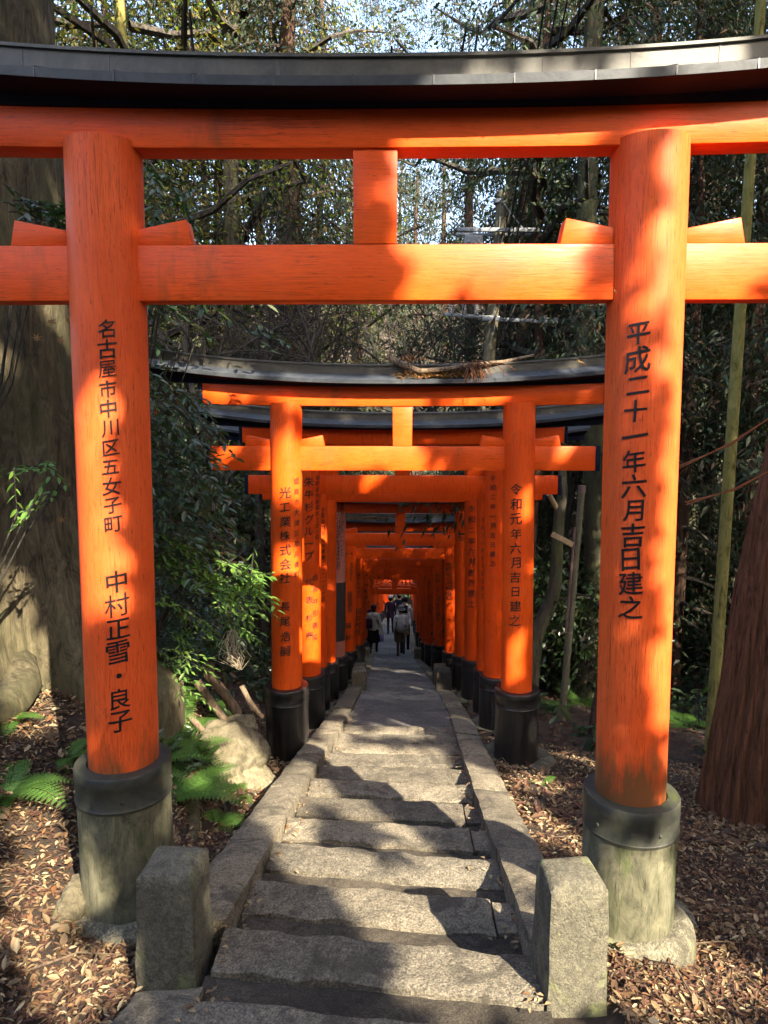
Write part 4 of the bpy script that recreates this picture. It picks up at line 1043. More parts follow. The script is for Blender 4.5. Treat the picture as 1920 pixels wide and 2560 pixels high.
scatter('leaf_litter', 30000, (-2.4, 2.6), (1.2, 4.2), .034, 'litter_dark', 11)
scatter('leaf_litter', 26000, (-9, 10), (4.5, 20), .10, 'litter_dark', 2)
scatter('leaf_litter', 5200, (-3.2, 3.8), (1.2, 6.5), .055, 'litter', 21, lift=.02, tilt=.5, wr=(.35, .6), cond=lambda x, y, r_: nz(x * 1.7, y * 1.7, 2) > -.15)
scatter('fine_litter', 30000, (-3.2, 3.4), (1.0, 5), .026, 'litter_dark', 3, wr=(.15, .5))
scatter('ground_cover', 30000, (-16, 18), (7, 34), .22, 'leaf_far', 4, tilt=.7, lift=.10, cond=lambda x, y, r_: abs(x - CX(y)) > 2.0 and nz(x * .5, y * .5, 5) > -.12)
scatter('ground_cover', 9000, (-4.5, -1.4), (4.5, 12), .11, 'leaf', 5, tilt=.7, lift=.05, cond=lambda x, y, r_: nz(x * 1.1, y * 1.1, 7) > .02)
r_ = np.random.default_rng(12); n = 130000; yy = r_.uniform(58, 92, n); xx = r_.uniform(-1, 1, n) * (yy * .62 + 2); tt = r_.random(n)
zz_ = np.array([ground(a, b) for a, b in zip(xx[:3000], yy[:3000])]); zz_ = E_ - (7.37 + .21 * (yy - 22)) + np.maximum(0, yy - 60) * .72 + np.minimum(6, .4 * np.maximum(0, np.abs(xx) - 5)) + tt * (9 + 4 * np.sin(xx * .35) * np.sin(xx * .13 + 1))
keep_ = (np.sin(xx * .9 + 3 * np.sin(zz_ * .35)) * np.sin(zz_ * 1.1 + 2 * np.sin(xx * .5)) < .55 - .5 * tt)
Pf = np.stack([xx, yy, zz_], 1)[keep_]; me = leaf_cards('far_wood', Pf, r_.normal(size=Pf.shape) + np.array([0, 0, -.5]), .42, .22); tag(link('far_wood', me, M['leaf_far']), kind='stuff')
# loose leaves along the stair edges
r_ = np.random.default_rng(8); P = []
for k in range(420):
    y = r_.uniform(1.6, 9); s_ = r_.choice((-1, 1)); x = CX(y) + s_ * (.60 - abs(r_.normal(0, .05)))
    n_ = math.ceil((y - 2.05 + skew(math.ceil((y - 2.05) / .5)) * (x - CX(y))) / .5); P.append((x, y, (E_ - 1.87 - .132 * n_ if y < 7.5 else E_ - Hc(y)) + .008 + .012 * r_.random()))
P = np.array(P); a = r_.uniform(0, 6.28, len(P))
me = leaf_cards('leaf_litter', P, np.stack([np.cos(a), np.sin(a), 0 * a], 1), .032, .016, np.tile([0, 0, 1.], (len(P), 1)), .2); tag(link('leaf_litter', me, M['litter']), kind='stuff')
# twigs on the ground
mb = MB(); rr_ = random.Random(4)
for k in range(260):
    y = rr_.uniform(1.2, 7); s_ = rr_.choice((-1, 1)); x = CX(y) + s_ * rr_.uniform(1.0, 3.4); a = rr_.uniform(0, 6.28); l_ = rr_.uniform(.08, .4)
    z = ground(x, y) + .03; mb.tube([(x, y, z), (x + l_ * .5 * math.cos(a), y + l_ * .5 * math.sin(a), z + .02), (x + l_ * math.cos(a + .2), y + l_ * math.sin(a + .2), ground(x + l_ * math.cos(a), y + l_ * math.sin(a)) + .02)], [.004, .0035, .002], 5)
tag(mb.build('twig_litter', M['deadb']), kind='stuff')

# ------------------------------------------------------------------ things on the second roof
zr = E_ + .164 + .160 + .25
def roofp(px, py, Y): return at(px, py, Y)
bp = [roofp(978, 898, 6.33), roofp(1010, 914, 6.27), roofp(1050, 928, 6.22), roofp(1110, 924, 6.24), roofp(1180, 912, 6.28), roofp(1260, 905, 6.33), roofp(1335, 888, 6.36)]
o = empty('dead_branch', bp[0]); tag(o, 'crooked dead branch lying across the roof of the second gate', 'branch')
mb = MB(); mb.tube([b - bp[0] for b in bp], [.034, .028, .024, .022, .020, .018, .012], 10, True, lambda a, i: 1 + .2 * nz(math.cos(a), math.sin(a), i * 1.7)); mb.build('limb', M['deadb'], o, smooth=1)
mb = MB(); rr_ = random.Random(9)
for c0, n_, sp in (((1018, 905), 16, .07), ((1185, 915), 46, .05)):
    c = at(c0[0], c0[1], 6.22) - bp[0]
    for k in range(n_):
        s_ = c + Vector((rr_.gauss(0, sp), rr_.gauss(0, .03), rr_.uniform(-.01, .05))); e = s_ + Vector((rr_.gauss(.03, .07), rr_.gauss(-.06, .03), rr_.uniform(-.16, -.05) if c0[0] > 1100 else rr_.uniform(-.03, .06)))
        mb.tube([s_, (s_ + e) / 2 + Vector((0, -.02, .03)), e], [.004, .004, .002], 4)
mb.build('dry_twigs', M['bark_red'], o)
def roof_leaves(name, xa, xb, ya, yb, Y0, zt_, n, seed, mt='leaf_autumn', ls=.05):
    r_ = np.random.default_rng(seed); P = []
    for k in range(n):
        q = r_.uniform(0, 1); y = Y0 - .212 + .13 * q; x = r_.uniform(xa, xb) if r_.random() < .5 else np.clip(r_.normal((xa + xb) / 2, (xb - xa) / 5), xa, xb)
        P.append((x, y, zt_ + .050 + .055 * q + .012 + .02 * r_.random() + .15 * (abs(x) / 2.27) ** 2.3))
    P = np.array(P); a = r_.uniform(0, 6.28, n)
    me = leaf_cards(name, P, np.stack([np.cos(a), np.sin(a), r_.normal(0, .3, n)], 1), ls * r_.uniform(.5, 1.2, n), ls * .5, np.stack([r_.normal(0, .4, n), r_.normal(0, .4, n), np.ones(n)], 1), .2)
    tag(link(name, me, M[mt]), kind='stuff')
roof_leaves('roof_leaf_litter', .02, .80, 0, 0, 6.4, E_ + .164 + .168, 420, 1)
roof_leaves('roof_leaf_litter', -1.0, -.1, 0, 0, 14.3, E_ - Hc(14.3) + 3.03 + .168, 200, 2, ls=.06)
roof_leaves('roof_leaf_litter', -.9, 1.0, 0, 0, 12.2, E_ - Hc(12.2) + 3.06 + .168, 120, 3, ls=.05)
def maple(px, py, Y, s_, lab, mt='leaf_autumn', rot=(.9, .3, .4)):
    mb = MB(); pts = []
    for k in range(14):
        a = math.pi / 2 + (k - 7) * math.pi * 2 / 14; rr = (1.0 if k % 2 else .34) * (1 - .035 * abs(k - 7) * 1.2)
        pts.append((rr * math.cos(a), rr * math.sin(a), .08 * math.sin(k * 2.1)))
    mb.add([(0, 0, 0)] + pts, [(0, i + 1, (i + 1) % 14 + 1) for i in range(14)]); mb.tube([(0, -.2, 0), (.05, -.8, .05), (.1, -1.4, 0)], [.02] * 3, 4)
    o = mb.build('maple_leaf', M[mt]); o.location = at(px, py, Y); o.scale = (s_,) * 3; o.rotation_euler = rot; tag(o, lab, 'leaf', 'fallen maple leaves')
maple(1452, 905, 6.13, .055, 'dry maple leaf on the right end of the second roof', rot=(.5, .1, .4))
maple(1380, 930, 6.12, .04, 'smaller dry maple leaf on the second roof, left of the larger one', rot=(.4, 0, 1))
maple(1537, 728, 2.6, .015, 'tiny orange leaf caught in a thread beside the nearest right post')
for i, (x, y) in enumerate([(128, 1235 - 430), (92, 1330 - 485), (150, 850), (172, 800), (152, 1300)]):
    maple(x, y, 3.98 + .03 * i, .035, ['yellow leaf stuck to the huge trunk, upper left one', 'yellow leaf stuck to the huge trunk, leftmost one', 'yellow leaf on the trunk right of its neighbours', 'orange leaf on the trunk close to the left post', 'orange leaf low on the huge trunk'][i], rot=(1.4, .3 * i, .3))

# ------------------------------------------------------------------ utility pole with its arms and cables
Yp = 12.6; q7 = .70
pt, pb = at(1257, 480, Yp), at(1222, 905, Yp); dr = (pb - pt) / (pt.z - pb.z)
zg = ground(pb.x, Yp) - .2; base = pt + dr * (pt.z - zg)
o = empty('utility_pole', base); tag(o, 'weathered utility pole with cross arms and insulators behind the nearest gate', 'pole')
def P_(px, py, dy=0): return at(px, py, Yp + dy) - base
mb = MB(); mb.tube([(0, 0, 0), (pt - base) * .5, pt - base], [.13, .112, .094], 20); mb.build('shaft', M['concrete_pole'], o, smooth=1)
for k, (x0, y0, x1, y1, dy, hh) in enumerate([(1143, 574, 1348, 575, -.2, .09), (1140, 586, 1342, 587, .2, .07), (1110, 786, 1250, 795, -.22, .08), (1205, 797, 1396, 805, -.25, .085)]):
    a, b = P_(x0, y0, dy), P_(x1, y1, dy); mb = MB(); mb.box((a + b) / 2, ((b - a).length, .05, hh * q7), (b - a).to_track_quat('X', 'Z').to_matrix())
    mb.build('cross_arm', M['steel'], o, smooth=1, bevel=.006)
mb = MB(); c = P_(1183, 606, -.3); mb.box(c, (.30, .2, .18)); 
for k in range(3): mb.tube([c + Vector((-.09 + .09 * k, -.10, -.02)), c + Vector((-.09 + .09 * k, -.13, -.02))], [.024, .024], 10)
mb.build('switch_box', M['steel'], o, smooth=1, bevel=.01)
for k, px in enumerate((1129, 1161, 1191)):
    c = P_(px, 772, -.22); mb = MB(); prof = []
    for j in range(7): z = -.13 + j * .045; prof += [(.035, z), (.065, z + .008), (.065, z + .018), (.035, z + .026)]
    mb.lathe([(a_ * q7, b_ * q7) for a_, b_ in prof + [(.03, .2), (.028, .24)]], 14, c); mb.build('insulator', M['porcelain'], o, smooth=1)
for px, py in ((1367, 801), (1390, 802)):
    c = P_(px, py, -.3); mb = MB(); mb.lathe([(a_ * q7, b_ * q7) for a_, b_ in [(.03, -.07), (.065, -.06), (.065, -.03), (.04, 0), (.065, .03), (.065, .06), (.03, .07)]], 14, c); mb.build('insulator', M['porcelain'], o, smooth=1)
mb = MB(); a = P_(1250, 505); mb.tube([a + Vector((0, -.1, 0)), P_(1310, 575, -.15)], [.014, .014], 6); mb.tube([a + Vector((0, -.1, 0)), P_(1235, 840, -.2)], [.008, .008], 6); mb.build('brace', M['steel'], o, smooth=1)
mb = MB(); mb.lathe([(.10, -.03), (.115, -.03), (.115, .03), (.10, .03)], 20, a); mb.build('collar', M['steel'], o, smooth=1)
for i, (p0, p1) in enumerate([((1262, 640), (1372, -60)), ((1276, 610), (1405, -60)), ((1290, 600), (1430, -60)), ((1355, 610), (1460, -60)), ((1240, 640), (1290, 470)), ((1210, 860), (1300, 600)), ((1245, 870), (1340, 600)), ((1130, 900), (1190, 600))]):
    a, b = at(p0[0], p0[1], 12.3), at(p1[0], p1[1], 12.3 if i > 3 else 8.5); c = (a + b) / 2 - Vector((0, 0, .12))
    mb = MB(); mb.tube([a, c, b], [.011 if i < 4 else .008] * 3, 6); tag(mb.build('power_cable', M['wire'], smooth=1), ['leftmost of the four long black cables rising out of the top of the picture', 'second from left of the four long black cables rising overhead', 'third from left of the four long black cables rising overhead', 'rightmost of the four long black cables rising overhead', 'short black cable running along the upper part of the utility pole', 'thin black cable slanting left of the utility pole below its box', 'thin black cable slanting right of the utility pole below its arms', 'thin black cable far left of the utility pole'][i], 'cable', 'cables of the utility pole')
for i, (p0, p1) in enumerate([((1688, 1176), (1990, 1004)), ((1716, 1262), (1990, 1145))]):
    a, b = at(p0[0], p0[1], 5.2), at(p1[0], p1[1], 4.4); mb = MB()
    for k in range(2): mb.tube([a + Vector((0, .02 * k, .016 * k)), (a + b) / 2 + Vector((0, 0, -.03 - .012 * k)), b + Vector((0, 0, .01 * k))], [.0055] * 3, 6)
    tag(mb.build('rope', M['rope'], smooth=1), ['upper', 'lower'][i] + ' thin orange-brown rope stretched at the right edge', 'rope', 'ropes at the right')

# ------------------------------------------------------------------ people walking away down the path
def skin_body(J, Ed, rad, name, mt, parent, hands=(), sub=2):
    keys = list(J); idx = {k: i for i, k in enumerate(keys)}
    me = bpy.data.meshes.new(name); me.from_pydata([J[k] for k in keys], [(idx[a], idx[b]) for a, b in Ed], []); me.update()
    o = bpy.data.objects.new(name, me); col.objects.link(o)
    md = o.modifiers.new('s', 'SKIN'); md.use_smooth_shade = True
    sk = me.skin_vertices[0].data
    for k, i in idx.items():
        r = rad[k]; sk[i].radius = r if hasattr(r, '__len__') else (r, r); sk[i].use_root = (k == 'pelvis')
    sb = o.modifiers.new('b', 'SUBSURF'); sb.levels = sub; sb.render_levels = sub
    dg = bpy.context.evaluated_depsgraph_get(); m2 = bpy.data.meshes.new_from_object(o.evaluated_get(dg)); bpy.data.objects.remove(o)
    bm = bmesh.new(); bm.from_mesh(m2)
    base_n = len(bm.verts)
    bm.to_mesh(m2); bm.free(); m2.name = name
    m2.materials.clear()
    return m2
def person(x, y, h, label, lean, cols, step=.18, hat=None, hair=(.015, .012, .012), hairlen=.10, arms=(.0, .0), skirt=None, jacket_len=.0, face=0, group='walkers on the path'):
    s_ = h / 1.70; o = empty('person', (x, y, E_ - Hc(y) + .015), face); tag(o, label, 'person', group)
    L = math.sin(lean); C = math.cos(lean)
    def tp(x_, f, z): # torso point: above pelvis leaned forward (+y)
        dz = z - .92; return (x_ * s_, (f + dz * L) * s_, (.92 + dz * C) * s_)
    J = {'pelvis': tp(0, 0, .92), 'waist': tp(0, .01, 1.06), 'chest': tp(0, .0, 1.27), 'upper': tp(0, 0, 1.40), 'neck': tp(0, .015, 1.48), 'headb': tp(0, .04, 1.56), 'head': tp(0, .05, 1.63)}
    rad = {'pelvis': (.155, .115), 'waist': (.13, .10), 'chest': (.165, .115), 'upper': (.12, .09), 'neck': .052, 'headb': .078, 'head': .088}
    Ed = [('pelvis', 'waist'), ('waist', 'chest'), ('chest', 'upper'), ('upper', 'neck'), ('neck', 'headb'), ('headb', 'head')]
    for q, S_ in ((-1, 'l'), (1, 'r')):
        st = step * q
        J['hip' + S_] = (.095 * q * s_, 0, .88 * s_); J['knee' + S_] = (.10 * q * s_, (st * .6 + .04) * s_, .48 * s_); J['ank' + S_] = (.10 * q * s_, (st - .02) * s_, .09 * s_); J['toe' + S_] = (.115 * q * s_, (st + .15) * s_, .035 * s_)
        rad.update({'hip' + S_: .088, 'knee' + S_: .06, 'ank' + S_: .042, 'toe' + S_: .036}); Ed += [('pelvis', 'hip' + S_), ('hip' + S_, 'knee' + S_), ('knee' + S_, 'ank' + S_), ('ank' + S_, 'toe' + S_)]
        sw = arms[0 if q < 0 else 1]
        sh = tp(.185 * q, 0, 1.39); el = (sh[0] + .045 * q * s_, sh[1] + (-.03 + sw * .12) * s_, sh[2] - .28 * s_); wr = (el[0] + .0 * q * s_, el[1] + (.06 + sw * .22) * s_, el[2] - .24 * s_ + abs(sw) * .12 * s_)
        ha = (wr[0], wr[1] + .03 * s_, wr[2] - .08 * s_)
        J.update({'sh' + S_: sh, 'el' + S_: el, 'wr' + S_: wr, 'ha' + S_: ha}); rad.update({'sh' + S_: .062, 'el' + S_: .043, 'wr' + S_: .03, 'ha' + S_: (.038, .018)})
        Ed += [('upper', 'sh' + S_), ('sh' + S_, 'el' + S_), ('el' + S_, 'wr' + S_), ('wr' + S_, 'ha' + S_)]
        for f in range(5):
            a0 = (ha[0] + (-.026 + .013 * f) * s_ * (1 if f < 4 else -1.6) * q, ha[1] + (.0 if f < 4 else .012), ha[2] - .02 * s_)
            ln = [.045, .055, .052, .042, .03][f] * s_
            a1 = (a0[0] + (0 if f < 4 else -.02 * q * s_), a0[1] + .01 * s_, a0[2] - ln * .55); a2 = (a1[0], a1[1] + .018 * s_, a1[2] - ln * .45)
            J.update({'f%d%sa' % (f, S_): a0, 'f%d%sb' % (f, S_): a1, 'f%d%sc' % (f, S_): a2}); rad.update({'f%d%sa' % (f, S_): .009, 'f%d%sb' % (f, S_): .0085, 'f%d%sc' % (f, S_): .007})
            Ed += [('ha' + S_, 'f%d%sa' % (f, S_)), ('f%d%sa' % (f, S_), 'f%d%sb' % (f, S_)), ('f%d%sb' % (f, S_), 'f%d%sc' % (f, S_))]
    rad = {k: (tuple(q * s_ for q in v) if hasattr(v, '__len__') else v * s_) for k, v in rad.items()}
    me = skin_body(J, Ed, rad, 'body', None, o)
    for c in (cols['skin'], cols['top'], cols['legs'], cols['shoe']): me.materials.append(c)
    neck = J['neck'][2]; mi = []
    for p in me.polygons:
        c = p.center; arm_out = abs(c.x) > .155 * s_
        if c.z < .085 * s_: k = 3
        elif c.z < .90 * s_ and not (arm_out and c.z > .5 * s_): k = 2
        elif c.z > neck - .005 * s_ and abs(c.x) < .1 * s_: k = 0
        elif arm_out and c.z < J['wrl'][2] - .0 and c.z < J['wrr'][2] + .02: k = 0
        else: k = 1
        mi.append(k)
    me.polygons.foreach_set('material_index', mi); me.polygons.foreach_set('use_smooth', [True] * len(mi))
    link('body', me, None, o)
    hc = Vector(J['head'])
    # face details (turned away): nose, ears, eyes
    mb = MB(); 
    for q in (-1, 1): mb.lathe([(.004, -.022), (.014, -.012), (.016, .006), (.006, .022)], 8, (hc.x + q * .088 * s_, hc.y, hc.z - .01))
    mb.tube([hc + Vector((0, .080, .02)) * s_, hc + Vector((0, .108, -.02)) * s_], [.010 * s_, .016 * s_], 8)
    mb.build('ears_and_nose', cols['skin'], o, smooth='all')
    mb = MB()
    for q in (-1, 1): mb.lathe([(.001, -.008), (.012, 0), (.001, .008)], 8, (hc.x + q * .03 * s_, hc.y + .084 * s_, hc.z + .012))
    mb.box(hc + Vector((0, .088, -.05)) * s_, (.045 * s_, .012, .010)); mb.build('eyes_and_mouth', cols['shoe'], o)
    # hair
    bm = bmesh.new(); bmesh.ops.create_icosphere(bm, subdivisions=3, radius=.104 * s_)
    for v in bm.verts:
        if v.co.y > .045 * s_ and v.co.z < .045 * s_: v.co.y = .045 * s_
        if v.co.z < 0: v.co.z *= 1 + hairlen * 12 * max(0, -v.co.y / (.1 * s_) + .2); v.co.x *= 1 - .12 * hairlen * 4
        v.co += Vector((nz(v.co.x * 40, v.co.y * 40, 1), nz(v.co.x * 40, v.co.z * 40, 2), 0)) * .006
    m3 = bpy.data.meshes.new('hair'); bm.to_mesh(m3); bm.free(); m3.polygons.foreach_set('use_smooth', [True] * len(m3.polygons))
    hm = cols['hair']; ho = link('hair', m3, hm, o); ho.location = hc + Vector((0, -.006, .012)) * s_
    if hat:
        mb = MB(); c = hc + Vector((0, -.005, .035)) * s_
        if hat[0] == 'bucket': mb.lathe([(.165, -.045), (.15, -.035), (.112, .0), (.105, .07), (.08, .095), (.0, .1)], 20, c, lambda a, z: s_ * (1 + .04 * math.sin(a * 3)))
        else:
            mb.lathe([(.107, -.005), (.108, .03), (.085, .075), (.03, .095), (0, .097)], 20, c, lambda a, z: s_); mb.box(c + Vector((0, .13, .005)) * s_, (.14 * s_, .10 * s_, .012))
        mb.build('hat', hat[1], o, smooth=1, angle=50)
    if jacket_len:
        mb = MB(); prof = []
        for t in np.linspace(0, 1, 6): prof.append((.165 + jacket_len * .12 * t + .01 * math.sin(t * 5), -t * jacket_len))
        mb.lathe([(p[0], p[1]) for p in prof[::-1]] + [(.155, .06)], 22, (0, .0, .98 * s_), lambda a, z: s_ * (1 + .05 * math.sin(a * 4 + 1) - .22 * abs(math.sin(a))), cap=False)
        mb.build('jacket_hem', cols['top'], o, smooth='all')
    if skirt:
        mb = MB(); mb.lathe([(.23, .92 - skirt[0]), (.205, .92 - skirt[0] * .55), (.165, .94), (.14, 1.04)], 24, (0, .02, 0), lambda a, z: s_ * (1 + .05 * math.sin(a * 6) - .18 * abs(math.sin(a))), cap=False)
        for i_, v in enumerate(mb.v): mb.v[i_] = (v[0], v[1], v[2] * s_)
        mb.build('skirt', skirt[1], o, smooth='all')
    o['J'] = [list(J['upper']), list(J['waist']), list(J['shl']), list(J['shr']), list(J['har'])]
    return o, J, s_
def cloth(n, c, r=.85):
    m = simple(n, c, r, 0, .2); return m
C_ = {'white': cloth('white_cotton', (.88, .88, .88)), 'cream': cloth('cream_knit', (.72, .68, .60)), 'dark': cloth('black_cloth', (.018, .016, .02)), 'brown': cloth('brown_cloth', (.10, .065, .045)),
      'navy': cloth('navy_cloth', (.025, .025, .06)), 'plum': cloth('plum_coat', (.05, .022, .05)), 'grey': cloth('grey_felt', (.26, .24, .23)), 'tan': cloth('tan_quilt', (.26, .20, .13)),
      'lilac': cloth('lilac_plastic', (.50, .40, .78), .3), 'skin': cloth('skin', (.46, .27, .19), .6), 'hair': cloth('black_hair', (.010, .008, .008), .4), 'strap': cloth('black_strap', (.012, .012, .012))}
def cols(top, legs, shoe='dark'): return {'skin': C_['skin'], 'top': C_[top], 'legs': C_[legs], 'shoe': C_[shoe], 'hair': C_['hair']}
xp = at(1002, 1640, 22).x
pA, JA, sA = person(xp, 22.0, 1.58, 'stooped walker in a grey bucket hat, white top and brown trousers, nearest of the group', .22, cols('white', 'brown'), .10, ('bucket', C_['grey']), arms=(.1, .3), skirt=None)
mb = MB(); mb.lathe([(.19, .50), (.20, .70), (.17, .95), (.15, 1.0)], 22, (-.03, 0, 0), lambda a, z: sA * (1 + .06 * math.sin(a * 5) - .2 * abs(math.sin(a))), cap=False); mb.build('tied_coat', C_['brown'], pA, smooth='all')
mb = MB(); mb.lathe([(.10, .84), (.15, .95), (.13, 1.06), (.06, 1.10)], 18, (.0, -.12, 0), lambda a, z: 1 + .1 * math.sin(a * 3), cap=True); mb.build('folded_shirt', C_['grey'], pA, smooth='all')
pB, JB, sB = person(at(1012, 1600, 23.0).x, 23.0, 1.86, 'walker in a white shirt with black straps bending forward ahead of the hat wearer', .50, cols('white', 'navy'), .16, None, arms=(.4, .4))
pC, JC, sC = person(at(934, 1600, 22.6).x, 22.6, 1.62, 'woman with long dark hair and cream jacket walking on the left', .05, cols('cream', 'dark'), .10, None, hairlen=.25, arms=(.0, .1), skirt=(.48, C_['dark']), jacket_len=.10)
pD, JD, sD = person(at(976, 1560, 30).x, 30, 1.66, 'dark-clothed walker in a white cap further down the path', .05, cols('plum', 'dark'), .12, ('cap', C_['white']), jacket_len=.2)
pE, JE, sE = person(at(998, 1560, 31.2).x, 31.2, 1.74, 'tall walker in dark clothes furthest down the path', .05, cols('navy', 'dark'), .12, ('cap', C_['grey']), jacket_len=.2)
pF, JF, sF = person(at(914, 1600, 25).x, 25, 1.60, 'dark-clothed walker half hidden behind the left posts', .05, cols('plum', 'dark'), .10, None, jacket_len=.15)
def world(o, v): return Vector(o.location) + Vector(v)
def pack(o, J, s_, name, label, mt, size, off, straps, cat, lean=0):
    c = world(o, J['chest']) + Vector(off); r = empty(name, c); r.rotation_euler = (-lean, 0, 0); tag(r, label, cat)
    mb = MB(); mb.box((0, 0, 0), size, taper=.82); mb.build('pouch', mt, r, smooth=1, bevel=min(size) * .35, seg=4)
    mb = MB(); mb.box((0, -size[1] / 2 - .012, -size[2] * .16), (size[0] * .7, .04, size[2] * .42)); mb.build('pocket', mt, r, smooth=1, bevel=.015, seg=3)
    mb = MB()
    for q in straps: mb.tube([(q * .5 * size[0], size[1] * .45, size[2] * .40), (q * .11 / .16 * .8 * .2, size[1] * .7 + .06, size[2] * .52), (q * .8 * .16, .24, size[2] * .46)], [.017] * 3, 8)
    mb.build('straps', C_['strap'], r, smooth=1)
    return r
pack(pB, JB, sB, 'backpack', 'small black backpack on the bending walker in white', C_['strap'], (.20, .10, .26), (0, -.13, .14), (-1, 1), 'backpack', .6)
pack(pA, JA, sA, 'quilted_bag', 'tan quilted bag at the hip of the walker in the bucket hat', C_['tan'], (.22, .12, .24), (.15, -.13, -.33), (1,), 'bag')
pack(pC, JC, sC, 'shoulder_bag', 'dark brown bag on the back of the woman in the cream jacket', C_['plum'], (.26, .14, .34), (-.16, -.15, -.14), (-1,), 'bag')
c = world(pC, JC['har']) + Vector((.02, 0, -.20)); r = empty('shopping_bag', c); tag(r, 'lilac plastic bag held by the woman in the cream jacket', 'bag')
mb = MB(); mb.lathe([(.03, -.17), (.10, -.15), (.12, -.05), (.09, .06), (.03, .12)], 16, (0, 0, 0), lambda a, z: 1 + .15 * math.sin(a * 3 + z * 20) - .25 * abs(math.sin(a))); mb.build('sack', C_['lilac'], r, smooth='all')
mb = MB(); mb.tube([(-.02, 0, .11), (-.02, 0, .18), (.02, 0, .18), (.02, 0, .11)], [.006] * 4, 6); mb.build('handles', C_['lilac'], r)
c = world(pC, JC['shr']) ; r = empty('tote_strap_bag', c); tag(r, 'white cloth tote hanging from the right shoulder of the woman in cream', 'bag')
mb = MB(); mb.tube([(-.06, -.10, .05), (.03, -.13, -.2), (.08, -.13, -.42)], [.018, .02, .03], 8); mb.build('strap', C_['cream'], r, smooth='all')
mb = MB(); mb.box((.08, -.10, -.52), (.16, .06, .22), taper=.85); mb.build('sack', C_['white'], r, smooth=1, bevel=.02)

# ------------------------------------------------------------------ added unseen leaf screen behind the camera, shaped to cast the dapples
cell = .05; U0, U1, V0, V1 = -7.5, 7.5, -8.5, 6.5
G = np.zeros((int((V1 - V0) / cell), int((U1 - U0) / cell)))
def paintmap(pts, val):
    pts = np.asarray(pts); u = pts @ Un; v = pts @ Vn; i = ((v - V0) / cell).astype(int); j = ((u - U0) / cell).astype(int)
    ok = (i > 0) & (j > 0) & (i < G.shape[0] - 1) & (j < G.shape[1] - 1)
    i, j = i[ok], j[ok]
    for a in (0, 1):
        for b in (0, 1): G[i + a, j + b] = np.maximum(G[i + a, j + b], val)
def ray_dir(px, py):
    p = at(px, py, 1.0); return np.array([p.x, p.y, p.z - E_])
def lit_plane(x0, y0, x1, y1, Y, val):       # numbers read off the picture at 1659 px width
    xs, ys = np.meshgrid(np.arange(x0, x1 + 1, 6 if Y < 4 else 3), np.arange(y0, y1 + 1, 6 if Y < 4 else 3))
    paintmap([np.array(at(x * Dm, y * Dm, Y)) for x, y in zip(xs.ravel(), ys.ravel())], val)
def lit_ground(x0, y0, x1, y1, val, step_=8):
    out = []
    for x in np.arange(x0, x1 + 1, step_):
        for y in np.arange(y0, y1 + 1, step_):
            d = ray_dir(x * Dm, y * Dm); t = .8
            for _ in range(400):
                p = d * t
                g = max(ground(p[0], p[1]), (E_ - Hc(p[1]) + .02) if abs(p[0] - CX(p[1])) < .85 else -99)
                if E_ + p[2] < g: break
                t += .04
            out.append([p[0], p[1], E_ + p[2]])
    paintmap(out, val)
def inpoly(poly, x, y):
    c = False; j = len(poly) - 1
    for i in range(len(poly)):
        (x1, y1), (x2, y2) = poly[i], poly[j]
        if (y1 > y) != (y2 > y) and x < (x2 - x1) * (y - y1) / (y2 - y1) + x1: c = not c
        j = i
    return c
def lit(poly, where, val):
    if len(poly) == 2: (a, b), (c, d) = poly; poly = [(a, b), (c, b), (c, d), (a, d)]
    xs = [p[0] for p in poly]; ys = [p[1] for p in poly]; st = 5 if where != 'g' and where < 4 else (7 if where == 'g' and min(ys) > 1750 else 3)
    pts = []
    for x in np.arange(min(xs), max(xs) + 1, st):
        for y in np.arange(min(ys), max(ys) + 1, st):
            if not inpoly(poly, x, y): continue
            if where == 'g':
                d = ray_dir(x * Dm, y * Dm); t = .8
                for _ in range(250):
                    p = d * t; g = max(ground(p[0], p[1]), (E_ - Hc(p[1]) + .02) if abs(p[0] - CX(p[1])) < .85 else -99)
                    if E_ + p[2] < g: break
                    t += .05
                pts.append([p[0], p[1], E_ + p[2]])
            else: pts.append(list(at(x * Dm, y * Dm, where)))
    if pts: paintmap(pts, val)
